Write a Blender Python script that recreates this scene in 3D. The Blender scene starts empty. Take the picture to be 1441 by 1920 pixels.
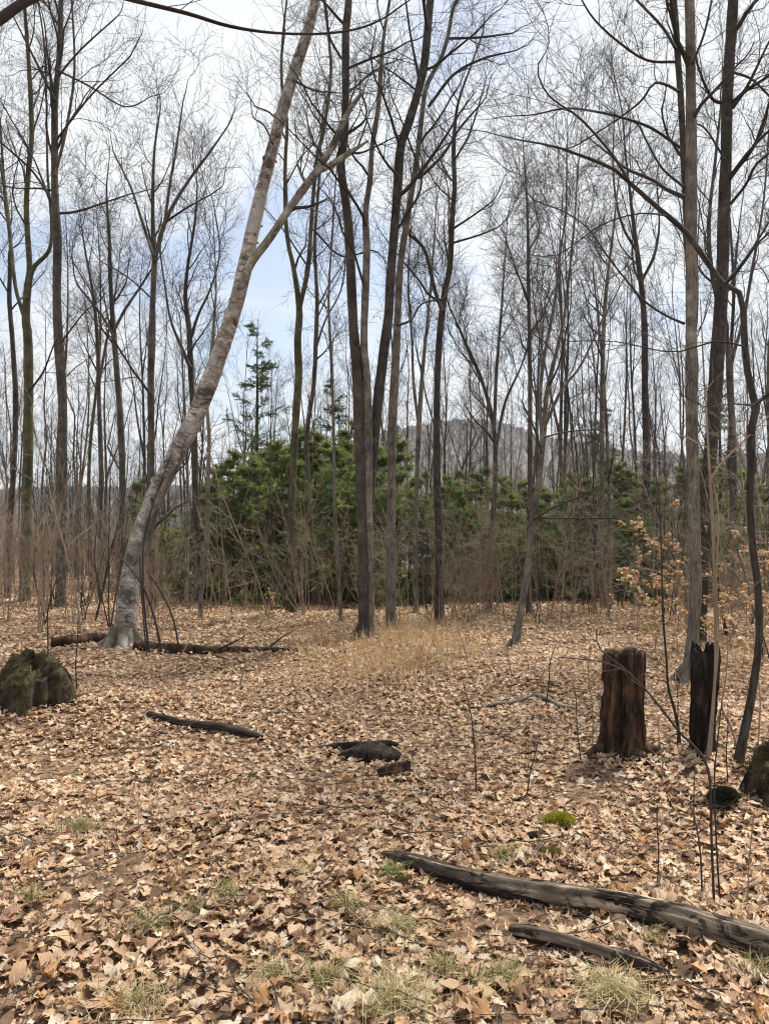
import bpy, math
import numpy as np

# ------------------------------------------------------------------ camera, sky, sun, exposure
PW, PH, F, HOR = 1441.0, 1920.0, 1478.0, 1000.0      # photograph frame, focal length in its pixels, horizon row
PITCH = math.atan((HOR - PH / 2) / F)
CAM = np.array([0.0, 0.0, 1.62])
scene = bpy.context.scene
col = scene.collection
cam_data = bpy.data.cameras.new("camera")
cam_data.sensor_fit = 'VERTICAL'
cam_data.sensor_height = 24.0
cam_data.lens = 24.0 * F / PH
cam_data.clip_start = 0.05
cam_data.clip_end = 9000.0
cam = bpy.data.objects.new("camera", cam_data)
cam.location = CAM
cam.rotation_euler = (math.pi / 2 + PITCH, 0, 0)
col.objects.link(cam)
scene.camera = cam

SUN_EL, SUN_AZ = 56.0, 40.0        # degrees above the horizon; degrees to the right of straight ahead
world = bpy.data.worlds.new("World")
scene.world = world
world.use_nodes = True
wn, wl = world.node_tree.nodes, world.node_tree.links
wn.clear()
w_out = wn.new("ShaderNodeOutputWorld")
w_bg = wn.new("ShaderNodeBackground")
w_bg.inputs["Strength"].default_value = 0.1
sky = wn.new("ShaderNodeTexSky")
sky.sky_type = 'NISHITA'
sky.sun_disc = False
sky.sun_elevation = math.radians(SUN_EL)
sky.sun_rotation = math.radians(SUN_AZ)
sky.air_density = 1.0
sky.dust_density = 1.5
w_tc = wn.new("ShaderNodeTexCoord")
w_sep = wn.new("ShaderNodeSeparateXYZ")
wl.new(w_tc.outputs["Generated"], w_sep.inputs[0])
w_add = wn.new("ShaderNodeMath"); w_add.operation = 'ADD'; w_add.inputs[1].default_value = 0.22
w_abs = wn.new("ShaderNodeMath"); w_abs.operation = 'ABSOLUTE'
wl.new(w_sep.outputs[2], w_abs.inputs[0]); wl.new(w_abs.outputs[0], w_add.inputs[0])
w_dx = wn.new("ShaderNodeMath"); w_dx.operation = 'DIVIDE'
w_dy = wn.new("ShaderNodeMath"); w_dy.operation = 'DIVIDE'
wl.new(w_sep.outputs[0], w_dx.inputs[0]); wl.new(w_add.outputs[0], w_dx.inputs[1])
wl.new(w_sep.outputs[1], w_dy.inputs[0]); wl.new(w_add.outputs[0], w_dy.inputs[1])
w_comb = wn.new("ShaderNodeCombineXYZ")
wl.new(w_dx.outputs[0], w_comb.inputs[0]); wl.new(w_dy.outputs[0], w_comb.inputs[1])
w_comb.inputs[2].default_value = 3.1
w_n1 = wn.new("ShaderNodeTexNoise")
w_n1.inputs["Scale"].default_value = 1.25
w_n1.inputs["Detail"].default_value = 6.0
w_n1.inputs["Roughness"].default_value = 0.55
w_n1.inputs["Distortion"].default_value = 0.4
wl.new(w_comb.outputs[0], w_n1.inputs["Vector"])
w_rmp = wn.new("ShaderNodeMapRange")
w_rmp.interpolation_type = 'SMOOTHSTEP'
w_rmp.inputs["From Min"].default_value = 0.39
w_rmp.inputs["From Max"].default_value = 0.53
w_rmp.inputs["To Min"].default_value = 0.22
wl.new(w_n1.outputs["Fac"], w_rmp.inputs["Value"])
w_n2 = wn.new("ShaderNodeTexNoise")
w_n2.inputs["Scale"].default_value = 2.6
w_n2.inputs["Detail"].default_value = 5.0
wl.new(w_comb.outputs[0], w_n2.inputs["Vector"])
w_cl = wn.new("ShaderNodeMixRGB")
w_cl.inputs[1].default_value = (4.3, 4.6, 4.95, 1)
w_cl.inputs[2].default_value = (7.2, 7.35, 7.45, 1)
wl.new(w_n2.outputs["Fac"], w_cl.inputs[0])
w_mix = wn.new("ShaderNodeMixRGB")
wl.new(w_rmp.outputs[0], w_mix.inputs[0])
wl.new(sky.outputs[0], w_mix.inputs[1])
wl.new(w_cl.outputs[0], w_mix.inputs[2])
wl.new(w_mix.outputs[0], w_bg.inputs[0])
wl.new(w_bg.outputs[0], w_out.inputs[0])

sun_data = bpy.data.lights.new("sun", 'SUN')
sun_data.energy = 4.8
sun_data.angle = math.radians(10)
sun_data.color = (1.0, 0.95, 0.87)
sun = bpy.data.objects.new("sun", sun_data)
sun.rotation_euler = (math.radians(90 - SUN_EL), 0, math.radians(180 - SUN_AZ))
sun.location = (0, 0, 30)
col.objects.link(sun)

vs = scene.view_settings
vs.view_transform = 'Standard'
vs.look = 'None'
vs.exposure = 0.72
vs.gamma = 1.0
vs.use_curve_mapping = False
scene.render.engine = 'CYCLES'
scene.cycles.max_bounces = 6
scene.cycles.diffuse_bounces = 3
scene.cycles.transmission_bounces = 4
scene.cycles.transparent_max_bounces = 4
scene.cycles.volume_bounces = 0
scene.cycles.use_denoising = True
scene.cycles.filter_width = 1.15

rng = np.random.default_rng(11)

# ------------------------------------------------------------------ helpers: pixels to place, terrain
FWD = np.array([0, math.cos(PITCH), math.sin(PITCH)])
UPV = np.array([0, -math.sin(PITCH), math.cos(PITCH)])


def ray(x, y):
    return np.array([(x - PW / 2) / F, 0, 0]) + FWD + UPV * ((PH / 2 - y) / F)


def at(x, y, Y):
    d = ray(x, y)
    return CAM + d * (Y / d[1])


def sstep(a, b, v):
    t = np.clip((v - a) / (b - a), 0, 1)
    return t * t * (3 - 2 * t)


def terrain(x, y):
    x = np.asarray(x, float); y = np.asarray(y, float)
    h = 0.035 * np.sin(x * 0.9 + 0.6 * y + 1.0) + 0.03 * np.sin(1.7 * y - 0.8 * x) + 0.016 * np.sin(3.9 * x + 2.1 * y + 2) \
        + 0.012 * np.sin(5.3 * y - 3.1 * x)
    h = h * (1 - 0.6 * sstep(60, 200, y))
    h = h + 0.10 * np.exp(-((x + 3.0) ** 2 + (y - 7.4) ** 2) / 1.2) + 0.07 * np.exp(-((x - 1.8) ** 2 + (y - 5.6) ** 2) / 0.5)
    h = h - 0.05 * np.maximum(0, np.minimum(y, 420) - 24) * sstep(24, 40, y)
    return h


def ground_at(x, y):
    """the place on the ground seen at a pixel"""
    d = ray(x, y)
    Y = 6.0
    for _ in range(40):
        p = CAM + d * (Y / d[1])
        t = (terrain(p[0], p[1]) - CAM[2]) / d[2]
        Y += 0.6 * (t * d[1] - Y)
    p = CAM + d * (Y / d[1])
    p[2] = terrain(p[0], p[1])
    return p


# ------------------------------------------------------------------ helpers: meshes
class Acc:
    def __init__(self):
        self.v, self.q, self.t, self.c, self.uv, self.n = [], [], [], [], [], 0

    def add(self, v, quads=None, tris=None, c=None, uv=None):
        v = np.asarray(v, np.float32).reshape(-1, 3)
        if quads is not None and len(quads):
            self.q.append(np.asarray(quads, np.int32).reshape(-1, 4) + self.n)
        if tris is not None and len(tris):
            self.t.append(np.asarray(tris, np.int32).reshape(-1, 3) + self.n)
        self.v.append(v)
        self.c.append(np.ones((len(v), 3), np.float32) if c is None else np.broadcast_to(np.asarray(c, np.float32), (len(v), 3)))
        self.uv.append(np.zeros((len(v), 2), np.float32) if uv is None else np.asarray(uv, np.float32).reshape(-1, 2))
        self.n += len(v)
        return self

    def mesh(self, name, mat, origin=(0, 0, 0), smooth=True, tint=False):
        me = bpy.data.meshes.new(name)
        v = np.concatenate(self.v) - np.asarray(origin, np.float32)
        q = np.concatenate(self.q) if self.q else np.zeros((0, 4), np.int32)
        t = np.concatenate(self.t) if self.t else np.zeros((0, 3), np.int32)
        me.vertices.add(len(v))
        me.vertices.foreach_set("co", np.ascontiguousarray(v, np.float32).ravel())
        li = np.concatenate([q.ravel(), t.ravel()]).astype(np.int32)
        me.loops.add(len(li))
        me.loops.foreach_set("vertex_index", li)
        me.polygons.add(len(q) + len(t))
        ls = np.concatenate([np.arange(len(q)) * 4, len(q) * 4 + np.arange(len(t)) * 3]).astype(np.int32)
        me.polygons.foreach_set("loop_start", ls)
        me.polygons.foreach_set("use_smooth", np.full(len(q) + len(t), smooth, bool))
        if tint:
            a = me.color_attributes.new("tint", 'FLOAT_COLOR', 'POINT')
            c = np.ones((len(v), 4), np.float32)
            c[:, :3] = np.concatenate(self.c)
            a.data.foreach_set("color", c.ravel())
        uv = me.attributes.new("bark_uv", 'FLOAT_VECTOR', 'POINT')
        u3 = np.zeros((len(v), 3), np.float32)
        u3[:, :2] = np.concatenate(self.uv)
        uv.data.foreach_set("vector", u3.ravel())
        me.update(calc_edges=True)
        me.validate()
        if mat:
            me.materials.append(mat)
        return me

    def build(self, name, mat, parent=None, origin=None, smooth=True, tint=False):
        """one mesh object; under a parent its origin is the parent's place"""
        o0 = np.zeros(3)
        if parent is not None:
            o0 = np.array(parent["_o"]) if "_o" in parent else np.zeros(3)
        elif origin is not None:
            o0 = np.asarray(origin, float)
        ob = bpy.data.objects.new(name, self.mesh(name, mat, o0, smooth, tint))
        col.objects.link(ob)
        if parent is not None:
            ob.parent = parent
            ob["_o"] = [float(x) for x in o0]
        else:
            ob.location = o0
            ob["_o"] = [float(x) for x in o0]
        return ob


def tag(o, label=None, cat=None, group=None, kind=None):
    if label: o["label"] = label
    if cat: o["category"] = cat
    if group: o["group"] = group
    if kind: o["kind"] = kind
    return o


def thing(name, origin, label, cat, group=None):
    o = bpy.data.objects.new(name, None)
    o.empty_display_size = 0.1
    o.location = origin
    o["_o"] = [float(x) for x in origin]
    col.objects.link(o)
    return tag(o, label, cat, group)


def norm(a):
    return a / np.maximum(np.linalg.norm(a, axis=-1, keepdims=True), 1e-9)


def tubes(P, R, sides, acc, lump=0.0, g=rng, cap=False, fibre=0.0):
    """a batch of tapered tubes: P (B,n,3), R (B,n)"""
    P = np.asarray(P, float); R = np.asarray(R, float)
    if P.ndim == 2:
        P, R = P[None], R[None]
    B, n, _ = P.shape
    if B == 0:
        return
    T = norm(np.gradient(P, axis=1))
    mean = norm(P[:, -1] - P[:, 0])
    ref = np.where(np.abs(mean[:, 2:3]) > 0.8, np.array([1.0, 0.12, 0]), np.array([0, 0.1, 1.0]))[:, None, :]
    N = norm(ref - (ref * T).sum(-1, keepdims=True) * T)
    Bn = np.cross(T, N)
    a = np.arange(sides) * 2 * math.pi / sides
    rr = R[:, :, None]
    if lump:
        ph = g.uniform(0, 6.28, (B, 1, 4))
        along = np.cumsum(np.concatenate([np.zeros((B, 1)), np.linalg.norm(np.diff(P, axis=1), axis=-1)], 1), 1)[:, :, None]
        rr = rr * (1 + lump * (np.sin(2 * a + ph[..., :1] + along * 2.1) + 0.7 * np.sin(3 * a - along * 3.3 + ph[..., 1:2])
                               + 0.6 * np.sin(along * 7 + ph[..., 2:3]) + 0.5 * np.sin(5 * a + along * 9 + ph[..., 3:4])))
    if fibre:                                  # split fibres and cracks that run along the wood
        prof = g.normal(0, fibre, (B, 1, sides)) - 2.2 * fibre * (g.uniform(0, 1, (B, 1, sides)) < 0.16)
        sway = np.repeat(g.normal(0, fibre * 0.6, (B, n // 6 + 2, sides)), 6, 1)[:, :n]
        rr = rr * (1 + prof + sway + g.normal(0, fibre * 0.2, (B, n, sides)))
    ring = P[:, :, None, :] + rr[..., None] * (np.cos(a)[:, None] * N[:, :, None, :] + np.sin(a)[:, None] * Bn[:, :, None, :])
    idx = np.arange(B * n * sides).reshape(B, n, sides)
    nx = np.roll(idx, -1, axis=2)
    q = np.stack([idx[:, :-1], nx[:, :-1], nx[:, 1:], idx[:, 1:]], -1).reshape(-1, 4)
    al = np.cumsum(np.concatenate([np.zeros((B, 1)), np.linalg.norm(np.diff(P, axis=1), axis=-1)], 1), 1)
    u = np.broadcast_to(a[None, None, :] * R[:, :1, None], (B, n, sides))
    uv = np.stack([u, np.broadcast_to(al[:, :, None], (B, n, sides))], -1)
    tris = None
    v = ring.reshape(-1, 3)
    uv = uv.reshape(-1, 2)
    if cap:
        c0 = len(v)
        v = np.concatenate([v, P[:, 0], P[:, -1]])
        uv = np.concatenate([uv, np.zeros((2 * B, 2))])
        tl = []
        for b in range(B):
            for k in range(sides):
                tl.append((idx[b, 0, (k + 1) % sides], idx[b, 0, k], c0 + b))
                tl.append((idx[b, -1, k], idx[b, -1, (k + 1) % sides], c0 + B + b))
        tris = np.array(tl)
    acc.add(v, q, tris, uv=uv)


def catmull(pts, m):
    """smooth resample of control points (k, d) to m points"""
    p = np.asarray(pts, float)
    p = np.concatenate([2 * p[:1] - p[1:2], p, 2 * p[-1:] - p[-2:-1]])
    seg = np.linalg.norm(np.diff(p[1:-1, :3], axis=0), axis=1)
    s = np.concatenate([[0], np.cumsum(seg)])
    out = []
    for d in np.linspace(0, s[-1], m):
        i = min(max(int(np.searchsorted(s, d, side='right')) - 1, 0), len(seg) - 1)
        t = (d - s[i]) / max(seg[i], 1e-9)
        a, b, c, e = p[i], p[i + 1], p[i + 2], p[i + 3]
        out.append(0.5 * (2 * b + (c - a) * t + (2 * a - 5 * b + 4 * c - e) * t * t + (3 * b - a - 3 * c + e) * t ** 3))
    return np.array(out)


def grow(P, R, k, t0, t1, ratio, angle, n, up, wig, rr, rmin, g, flat=0.0, taper=0.75, lmax=None, sd=0.22, plen=None, lmin=0.0):
    """spawn k children on every parent polyline"""
    B, m, _ = P.shape
    if B == 0 or k == 0:
        return np.zeros((0, n, 3)), np.zeros((0, n))
    plen = np.linalg.norm(np.diff(P, axis=1), axis=-1).sum(1) if plen is None else np.full(B, plen)
    t = (np.arange(k)[None, :] + g.uniform(0, 1, (B, k))) / k
    t = (t0 + (t1 - t0) * t).ravel()
    bi = np.repeat(np.arange(B), k)
    f = np.clip(t * (m - 1), 0, m - 1.001)
    i = f.astype(int); a = (f - i)[:, None]
    pos = P[bi, i] * (1 - a) + P[bi, i + 1] * a
    r = R[bi, i] * (1 - a[:, 0]) + R[bi, i + 1] * a[:, 0]
    d = norm(P[bi, i + 1] - P[bi, i])
    v = g.normal(0, 1, (len(bi), 3))
    v[:, 2] *= (1 - flat)
    perp = norm(v - (v * d).sum(-1, keepdims=True) * d)
    an = np.clip(g.normal(angle, sd, len(bi)), 0.2, 1.6)[:, None]
    di = norm(np.cos(an) * d + np.sin(an) * perp)
    L = plen[bi] * ratio * (1 - 0.45 * (t - t0) / max(t1 - t0, 1e-6)) * g.uniform(0.55, 1.25, len(bi))
    if lmax:
        L = np.minimum(L, lmax * g.uniform(0.7, 1.1, len(bi)))
    if lmin:
        L = np.maximum(L, lmin * g.uniform(0.6, 1.3, len(bi)))
    Q = np.empty((len(bi), n, 3))
    Q[:, 0] = pos
    st = (L / (n - 1))[:, None]
    for j in range(1, n):
        di = norm(di + g.normal(0, wig, di.shape) + np.array([0, 0, up]))
        Q[:, j] = Q[:, j - 1] + di * st
    r0 = np.maximum(r * rr * g.uniform(0.7, 1.1, len(bi)), rmin)
    q = np.linspace(0, 1, n)[None, :]
    RR = r0[:, None] * (1 - taper * q)
    RR = np.maximum(RR, rmin * (1 - 0.35 * q))
    return Q, RR


# ------------------------------------------------------------------ materials
def new_mat(name):
    m = bpy.data.materials.new(name)
    m.use_nodes = True
    n, l = m.node_tree.nodes, m.node_tree.links
    b = n["Principled BSDF"]
    b.inputs["Roughness"].default_value = 0.85
    b.inputs["Specular IOR Level"].default_value = 0.25
    return m, n, l, b


def ramp(n, l, src, stops):
    r = n.new("ShaderNodeValToRGB")
    e = r.color_ramp.elements
    while len(e) < len(stops):
        e.new(0.5)
    for k, (p, c) in enumerate(stops):
        e[k].position = p
        e[k].color = (*c, 1) if len(c) == 3 else c
    l.new(src, r.inputs[0])
    return r.outputs[0]


def noise(n, l, vec, scale, detail=4, rough=0.55, mapping=None, dist=0.0):
    t = n.new("ShaderNodeTexNoise")
    t.inputs["Scale"].default_value = scale
    t.inputs["Detail"].default_value = detail
    t.inputs["Roughness"].default_value = rough
    t.inputs["Distortion"].default_value = dist
    if mapping:
        mp = n.new("ShaderNodeMapping")
        mp.inputs["Scale"].default_value = mapping
        l.new(vec, mp.inputs[0])
        vec = mp.outputs[0]
    l.new(vec, t.inputs["Vector"])
    return t.outputs["Fac"]


def mixc(n, l, fac, a, b, mode='MIX'):
    m = n.new("ShaderNodeMixRGB")
    m.blend_type = mode
    for i, s in ((0, fac), (1, a), (2, b)):
        if isinstance(s, (int, float)):
            m.inputs[i].default_value = s
        elif isinstance(s, tuple):
            m.inputs[i].default_value = (*s, 1)
        else:
            l.new(s, m.inputs[i])
    return m.outputs[0]


def bump(n, l, b, src, strength, dist):
    k = n.new("ShaderNodeBump")
    k.inputs["Strength"].default_value = strength
    k.inputs["Distance"].default_value = dist
    l.new(src, k.inputs["Height"])
    l.new(k.outputs[0], b.inputs["Normal"])


def coords(n, kind="Object"):
    t = n.new("ShaderNodeTexCoord")
    return t.outputs[kind]


def bark_coord(n):
    a = n.new("ShaderNodeAttribute")
    a.attribute_name = "bark_uv"
    return a.outputs["Vector"]


def bark(name, dark, mid, lichen, lichen_amt=0.5, moss=(0.07, 0.085, 0.02), moss_amt=0.3, ridge=1.0):
    m, n, l, b = new_mat(name)
    uv, ob = bark_coord(n), coords(n)
    f1 = noise(n, l, uv, 1.0, 5, 0.65, (34, 6.5, 1), 0.6)
    c = ramp(n, l, f1, [(0.34, dark), (0.5, mid), (0.68, tuple(min(1, x * 1.45) for x in mid))])
    f2 = noise(n, l, ob, 5.0, 6, 0.72)
    lf = ramp(n, l, f2, [(0.60 - 0.12 * lichen_amt, (0, 0, 0)), (0.72 - 0.1 * lichen_amt, (0.75, 0.75, 0.75))])
    c = mixc(n, l, lf, c, lichen)
    f3 = noise(n, l, ob, 1.1, 4, 0.6)
    mf = ramp(n, l, f3, [(0.62 - 0.2 * moss_amt, (0, 0, 0)), (0.78 - 0.2 * moss_amt, (0.6, 0.6, 0.6))])
    c = mixc(n, l, mf, c, moss)
    f4 = noise(n, l, ob, 2.3, 4, 0.7)
    v = ramp(n, l, f4, [(0.36, (0.5, 0.5, 0.5)), (0.6, (1.2, 1.18, 1.15))])
    c = mixc(n, l, 1.0, c, v, 'MULTIPLY')
    l.new(c, b.inputs["Base Color"])
    bump(n, l, b, f1, 0.9 * ridge, 0.02)
    return m


def birch_mat():
    m, n, l, b = new_mat("birch_bark")
    uv, ob = bark_coord(n), coords(n)
    f1 = noise(n, l, uv, 1.0, 6, 0.7, (2.0, 7, 1), 0.8)
    c = ramp(n, l, f1, [(0.32, (0.085, 0.07, 0.058)), (0.44, (0.22, 0.185, 0.155)), (0.54, (0.35, 0.30, 0.258)), (0.64, (0.64, 0.60, 0.54))])
    f2 = noise(n, l, uv, 1.0, 5, 0.72, (1.3, 3.4, 1), 1.2)
    dk = ramp(n, l, f2, [(0.53, (0, 0, 0)), (0.58, (0.9, 0.9, 0.9))])
    c = mixc(n, l, dk, c, (0.06, 0.046, 0.038))
    f4 = noise(n, l, uv, 1.0, 3, 0.6, (5, 48, 1), 0.2)
    le = ramp(n, l, f4, [(0.565, (0, 0, 0)), (0.61, (0.8, 0.8, 0.8))])
    c = mixc(n, l, le, c, (0.10, 0.072, 0.056))
    f3 = noise(n, l, ob, 1.3, 4, 0.65)
    lf = ramp(n, l, f3, [(0.5, (0, 0, 0)), (0.62, (0.6, 0.6, 0.6))])
    c = mixc(n, l, lf, c, (0.50, 0.49, 0.44))
    # mossy foot of the trunk
    sp = n.new("ShaderNodeSeparateXYZ"); l.new(uv, sp.inputs[0])
    ad = n.new("ShaderNodeMath"); ad.operation = 'MULTIPLY_ADD'; ad.inputs[1].default_value = 1.0
    nz = noise(n, l, ob, 4.0, 4)
    l.new(nz, ad.inputs[2]); l.new(sp.outputs[1], ad.inputs[0])
    mf = ramp(n, l, ad.outputs[0], [(0.58, (0.85, 0.85, 0.85)), (0.92, (0, 0, 0))])
    c = mixc(n, l, mf, c, (0.085, 0.08, 0.03))
    l.new(c, b.inputs["Base Color"])
    b.inputs["Roughness"].default_value = 0.7
    bump(n, l, b, f1, 0.9, 0.02)
    return m


def plain(name, a, c2, scale=6.0, rough=0.85, mapping=None, bmp=0.0, stops=(0.35, 0.65), uv=False):
    m, n, l, b = new_mat(name)
    f = noise(n, l, bark_coord(n) if uv else coords(n), scale, 5, 0.6, mapping)
    l.new(ramp(n, l, f, [(stops[0], a), (stops[1], c2)]), b.inputs["Base Color"])
    b.inputs["Roughness"].default_value = rough
    if bmp:
        bump(n, l, b, f, 0.8, bmp)
    return m


def tinted(name, trans=0.25, rough=0.7, scale=60.0, wrinkle=0):
    """each leaf or blade has its own colour in the 'tint' attribute"""
    m, n, l, b = new_mat(name)
    a = n.new("ShaderNodeAttribute"); a.attribute_name = "tint"
    f = noise(n, l, coords(n), scale, 3)
    v = ramp(n, l, f, [(0.3, (0.72, 0.7, 0.68)), (0.7, (1.15, 1.14, 1.12))])
    c = mixc(n, l, 1.0, a.outputs["Color"], v, 'MULTIPLY')
    l.new(c, b.inputs["Base Color"])
    b.inputs["Roughness"].default_value = rough
    if wrinkle:
        bump(n, l, b, noise(n, l, coords(n), wrinkle, 3, 0.6), 0.7, 0.006)
    tr = n.new("ShaderNodeBsdfTranslucent")
    l.new(c, tr.inputs[0])
    mx = n.new("ShaderNodeMixShader")
    mx.inputs[0].default_value = trans
    l.new(b.outputs[0], mx.inputs[1]); l.new(tr.outputs[0], mx.inputs[2])
    l.new(mx.outputs[0], n["Material Output"].inputs[0])
    return m


M_BARK = bark("grey_brown_bark", (0.032, 0.027, 0.023), (0.105, 0.09, 0.076), (0.24, 0.235, 0.205), 0.35, moss_amt=0.35)
M_DARK = bark("dark_furrowed_bark", (0.02, 0.017, 0.015), (0.066, 0.056, 0.048), (0.18, 0.175, 0.15), 0.25, moss_amt=0.25)
M_SHAG = bark("brown_flaking_bark", (0.024, 0.019, 0.016), (0.088, 0.071, 0.058), (0.23, 0.21, 0.18), 0.45, moss_amt=0.1, ridge=1.3)
M_GREEN = bark("greenish_bark", (0.04, 0.035, 0.025), (0.12, 0.105, 0.075), (0.2, 0.2, 0.16), 0.4, moss=(0.075, 0.085, 0.02), moss_amt=1.2)
M_PALE = bark("pale_grey_bark", (0.05, 0.043, 0.036), (0.165, 0.143, 0.117), (0.32, 0.305, 0.26), 0.5, moss_amt=0.15, ridge=0.6)
M_LICHEN = bark("lichen_grey_bark", (0.06, 0.055, 0.045), (0.20, 0.195, 0.165), (0.50, 0.50, 0.44), 1.2, moss=(0.15, 0.155, 0.09), moss_amt=0.3)
M_BIRCH = birch_mat()
M_BIRCH_CURL = plain("peeling_birch_bark", (0.16, 0.115, 0.09), (0.52, 0.43, 0.36), 9.0)
M_TWIG = plain("twig_bark", (0.03, 0.026, 0.023), (0.07, 0.06, 0.052), 1.6)
M_TWIG_DARK = plain("dark_twig_bark", (0.022, 0.019, 0.017), (0.052, 0.044, 0.038), 1.6)
M_TWIG_PALE = plain("pale_twig_bark", (0.17, 0.135, 0.1), (0.36, 0.29, 0.21), 1.4)
M_TWIG_TAN = plain("tan_twig_bark", (0.19, 0.14, 0.1), (0.38, 0.285, 0.195), 1.4)
M_LEAF = tinted("dead_leaf", 0.22, 0.65, 70, 75)
M_GRASS = tinted("grass_blade", 0.3, 0.7, 30)
M_NEEDLE = tinted("conifer_needle", 0.5, 0.65, 4)


def soil_mat():
    m, n, l, b = new_mat("leaf_mould_soil")
    ob = coords(n)
    f1 = noise(n, l, ob, 22.0, 6, 0.7)
    c = ramp(n, l, f1, [(0.3, (0.06, 0.037, 0.022)), (0.48, (0.17, 0.108, 0.066)), (0.6, (0.36, 0.24, 0.145)), (0.74, (0.5, 0.36, 0.23))])
    f2 = noise(n, l, ob, 0.5, 4)
    c = mixc(n, l, 1.0, c, ramp(n, l, f2, [(0.3, (0.75, 0.7, 0.66)), (0.7, (1.1, 1.06, 1.0))]), 'MULTIPLY')
    l.new(c, b.inputs["Base Color"])
    bump(n, l, b, f1, 1.0, 0.04)
    return m


# ------------------------------------------------------------------ the setting: ground and far hill
def sheet(xs, ys, hf, mat, name):
    X, Yv = np.meshgrid(xs, ys)
    V = np.stack([X, Yv, hf(X, Yv)], -1).reshape(-1, 3)
    nx, ny = len(xs), len(ys)
    i = np.arange(nx * ny).reshape(ny, nx)
    q = np.stack([i[:-1, :-1], i[:-1, 1:], i[1:, 1:], i[1:, :-1]], -1).reshape(-1, 4)
    return Acc().add(V, q).build(name, mat)


s = np.linspace(-1, 1, 131)
gx = np.sinh(s * 6.6) / np.sinh(6.6) * 3000
s = np.linspace(0, 1, 260)
gy = np.concatenate([np.linspace(-400, -8, 10), np.linspace(-6, 30, 181), 30 + np.sinh(np.linspace(0.01, 1, 60) * 5.5) / np.sinh(5.5) * 4000])
ground = sheet(gx, gy, terrain, soil_mat(), "ground")
tag(ground, "leaf-covered forest floor of the clearing", kind="structure")

RIDGE = np.array([(-900, 930), (-300, 930), (0, 928), (150, 920), (300, 925), (430, 912), (550, 880), (650, 848), (720, 818), (770, 806), (805, 799), (850, 794),
                  (905, 798), (950, 806), (1010, 822), (1100, 845), (1250, 858), (1441, 862), (1800, 870), (2500, 900)], float)


def hill_mat():
    m, n, l, b = new_mat("far_wooded_slope")
    ob = coords(n)
    f = noise(n, l, ob, 0.05, 8, 0.75, (1, 1, 3))
    c = ramp(n, l, f, [(0.32, (0.075, 0.062, 0.052)), (0.5, (0.14, 0.118, 0.102)), (0.68, (0.20, 0.17, 0.15))])
    f2 = noise(n, l, ob, 0.012, 3)
    c = mixc(n, l, ramp(n, l, f2, [(0.55, (0, 0, 0)), (0.65, (0.7, 0.7, 0.7))]), c, (0.05, 0.065, 0.035))
    l.new(c, b.inputs["Base Color"])
    bump(n, l, b, f, 1.0, 6.0)
    return m


def build_hill():
    az = np.linspace(-900, 2500, 420)
    rp = np.interp(az, RIDGE[:, 0], RIDGE[:, 1])
    g = np.random.default_rng(5)
    rp = rp + np.convolve(g.normal(0, 1.0, len(az) + 8), np.ones(9) / 3, 'valid') * 1.6 + g.normal(0, 0.5, len(az))
    D = 1250.0
    ridge_z = CAM[2] + (HOR - rp) / F * D
    rows = []
    prof = [(420, -0.02), (600, 0.12), (800, 0.34), (1000, 0.66), (1130, 0.87), (1200, 0.96), (1250, 1.0), (1300, 0.97), (1500, 0.7), (2200, 0.2)]
    for d, f in prof:
        x = (az - PW / 2) / F * d
        z = -22 + (ridge_z + 22) * f + g.normal(0, 1.0, len(az)) * (3.0 if 500 < d < 1240 else 0)
        rows.append(np.stack([x, np.full_like(x, d), z], -1))
    V = np.array(rows)
    i = np.arange(V.shape[0] * V.shape[1]).reshape(V.shape[:2])
    q = np.stack([i[:-1, :-1], i[:-1, 1:], i[1:, 1:], i[1:, :-1]], -1).reshape(-1, 4)
    h = Acc().add(V.reshape(-1, 3), q).build("hill", hill_mat())
    # bare tree tops standing all over the slope
    n = 26000
    fi = g.uniform(0.6, len(prof) - 3.4, n); ai = g.uniform(0, len(az) - 1.01, n)
    i0, j0 = fi.astype(int), ai.astype(int); u, w = (fi - i0)[:, None], (ai - j0)[:, None]
    B = (V[i0, j0] * (1 - w) + V[i0, j0 + 1] * w) * (1 - u) + (V[i0 + 1, j0] * (1 - w) + V[i0 + 1, j0 + 1] * w) * u
    hh = g.uniform(5, 11, n)[:, None]; ww = g.uniform(1.2, 3.2, n)[:, None]
    ex = np.array([1.0, 0, 0]); ez = np.array([0, 0, 1.0])
    an = g.uniform(-1, 1, n)[:, None]
    ex = ex * np.cos(an) + np.array([0, 1.0, 0]) * np.sin(an)
    T = np.stack([B - ez, B - ex * ww + ez * hh * 0.75, B + ez * hh, B + ex * ww + ez * hh * 0.7], 1).reshape(-1, 3)
    tint = np.where(g.uniform(0, 1, (n, 1)) < 0.12, np.array([[0.05, 0.07, 0.035]]), np.array([[0.15, 0.125, 0.11]])) * g.uniform(0.6, 1.35, (n, 1))
    o = Acc().add(T, np.arange(n * 4).reshape(-1, 4), None, np.repeat(tint, 4, 0)).build("hillside_trees", M_NEEDLE, h, smooth=False, tint=True)
    o["kind"] = "stuff"
    tag(h, "distant rounded hill covered in bare grey woods", kind="structure")


build_hill()

# ------------------------------------------------------------------ trees
TRI = [0]


def px_line(pts, Y, drift=0.0, base=None):
    """traced stem: (x, y, width) in photograph pixels at depth Y (+drift over its length) -> (k,4) place and radius"""
    k = len(pts)
    out = []
    for i, (x, y, w) in enumerate(pts):
        Yi = Y + drift * i / max(k - 1, 1)
        p = at(x, y, Yi)
        out.append([*p, 0.5 * w * Yi / F * 0.9])
    if base is not None:
        out[0][:3] = base
    return np.array(out)


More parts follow.
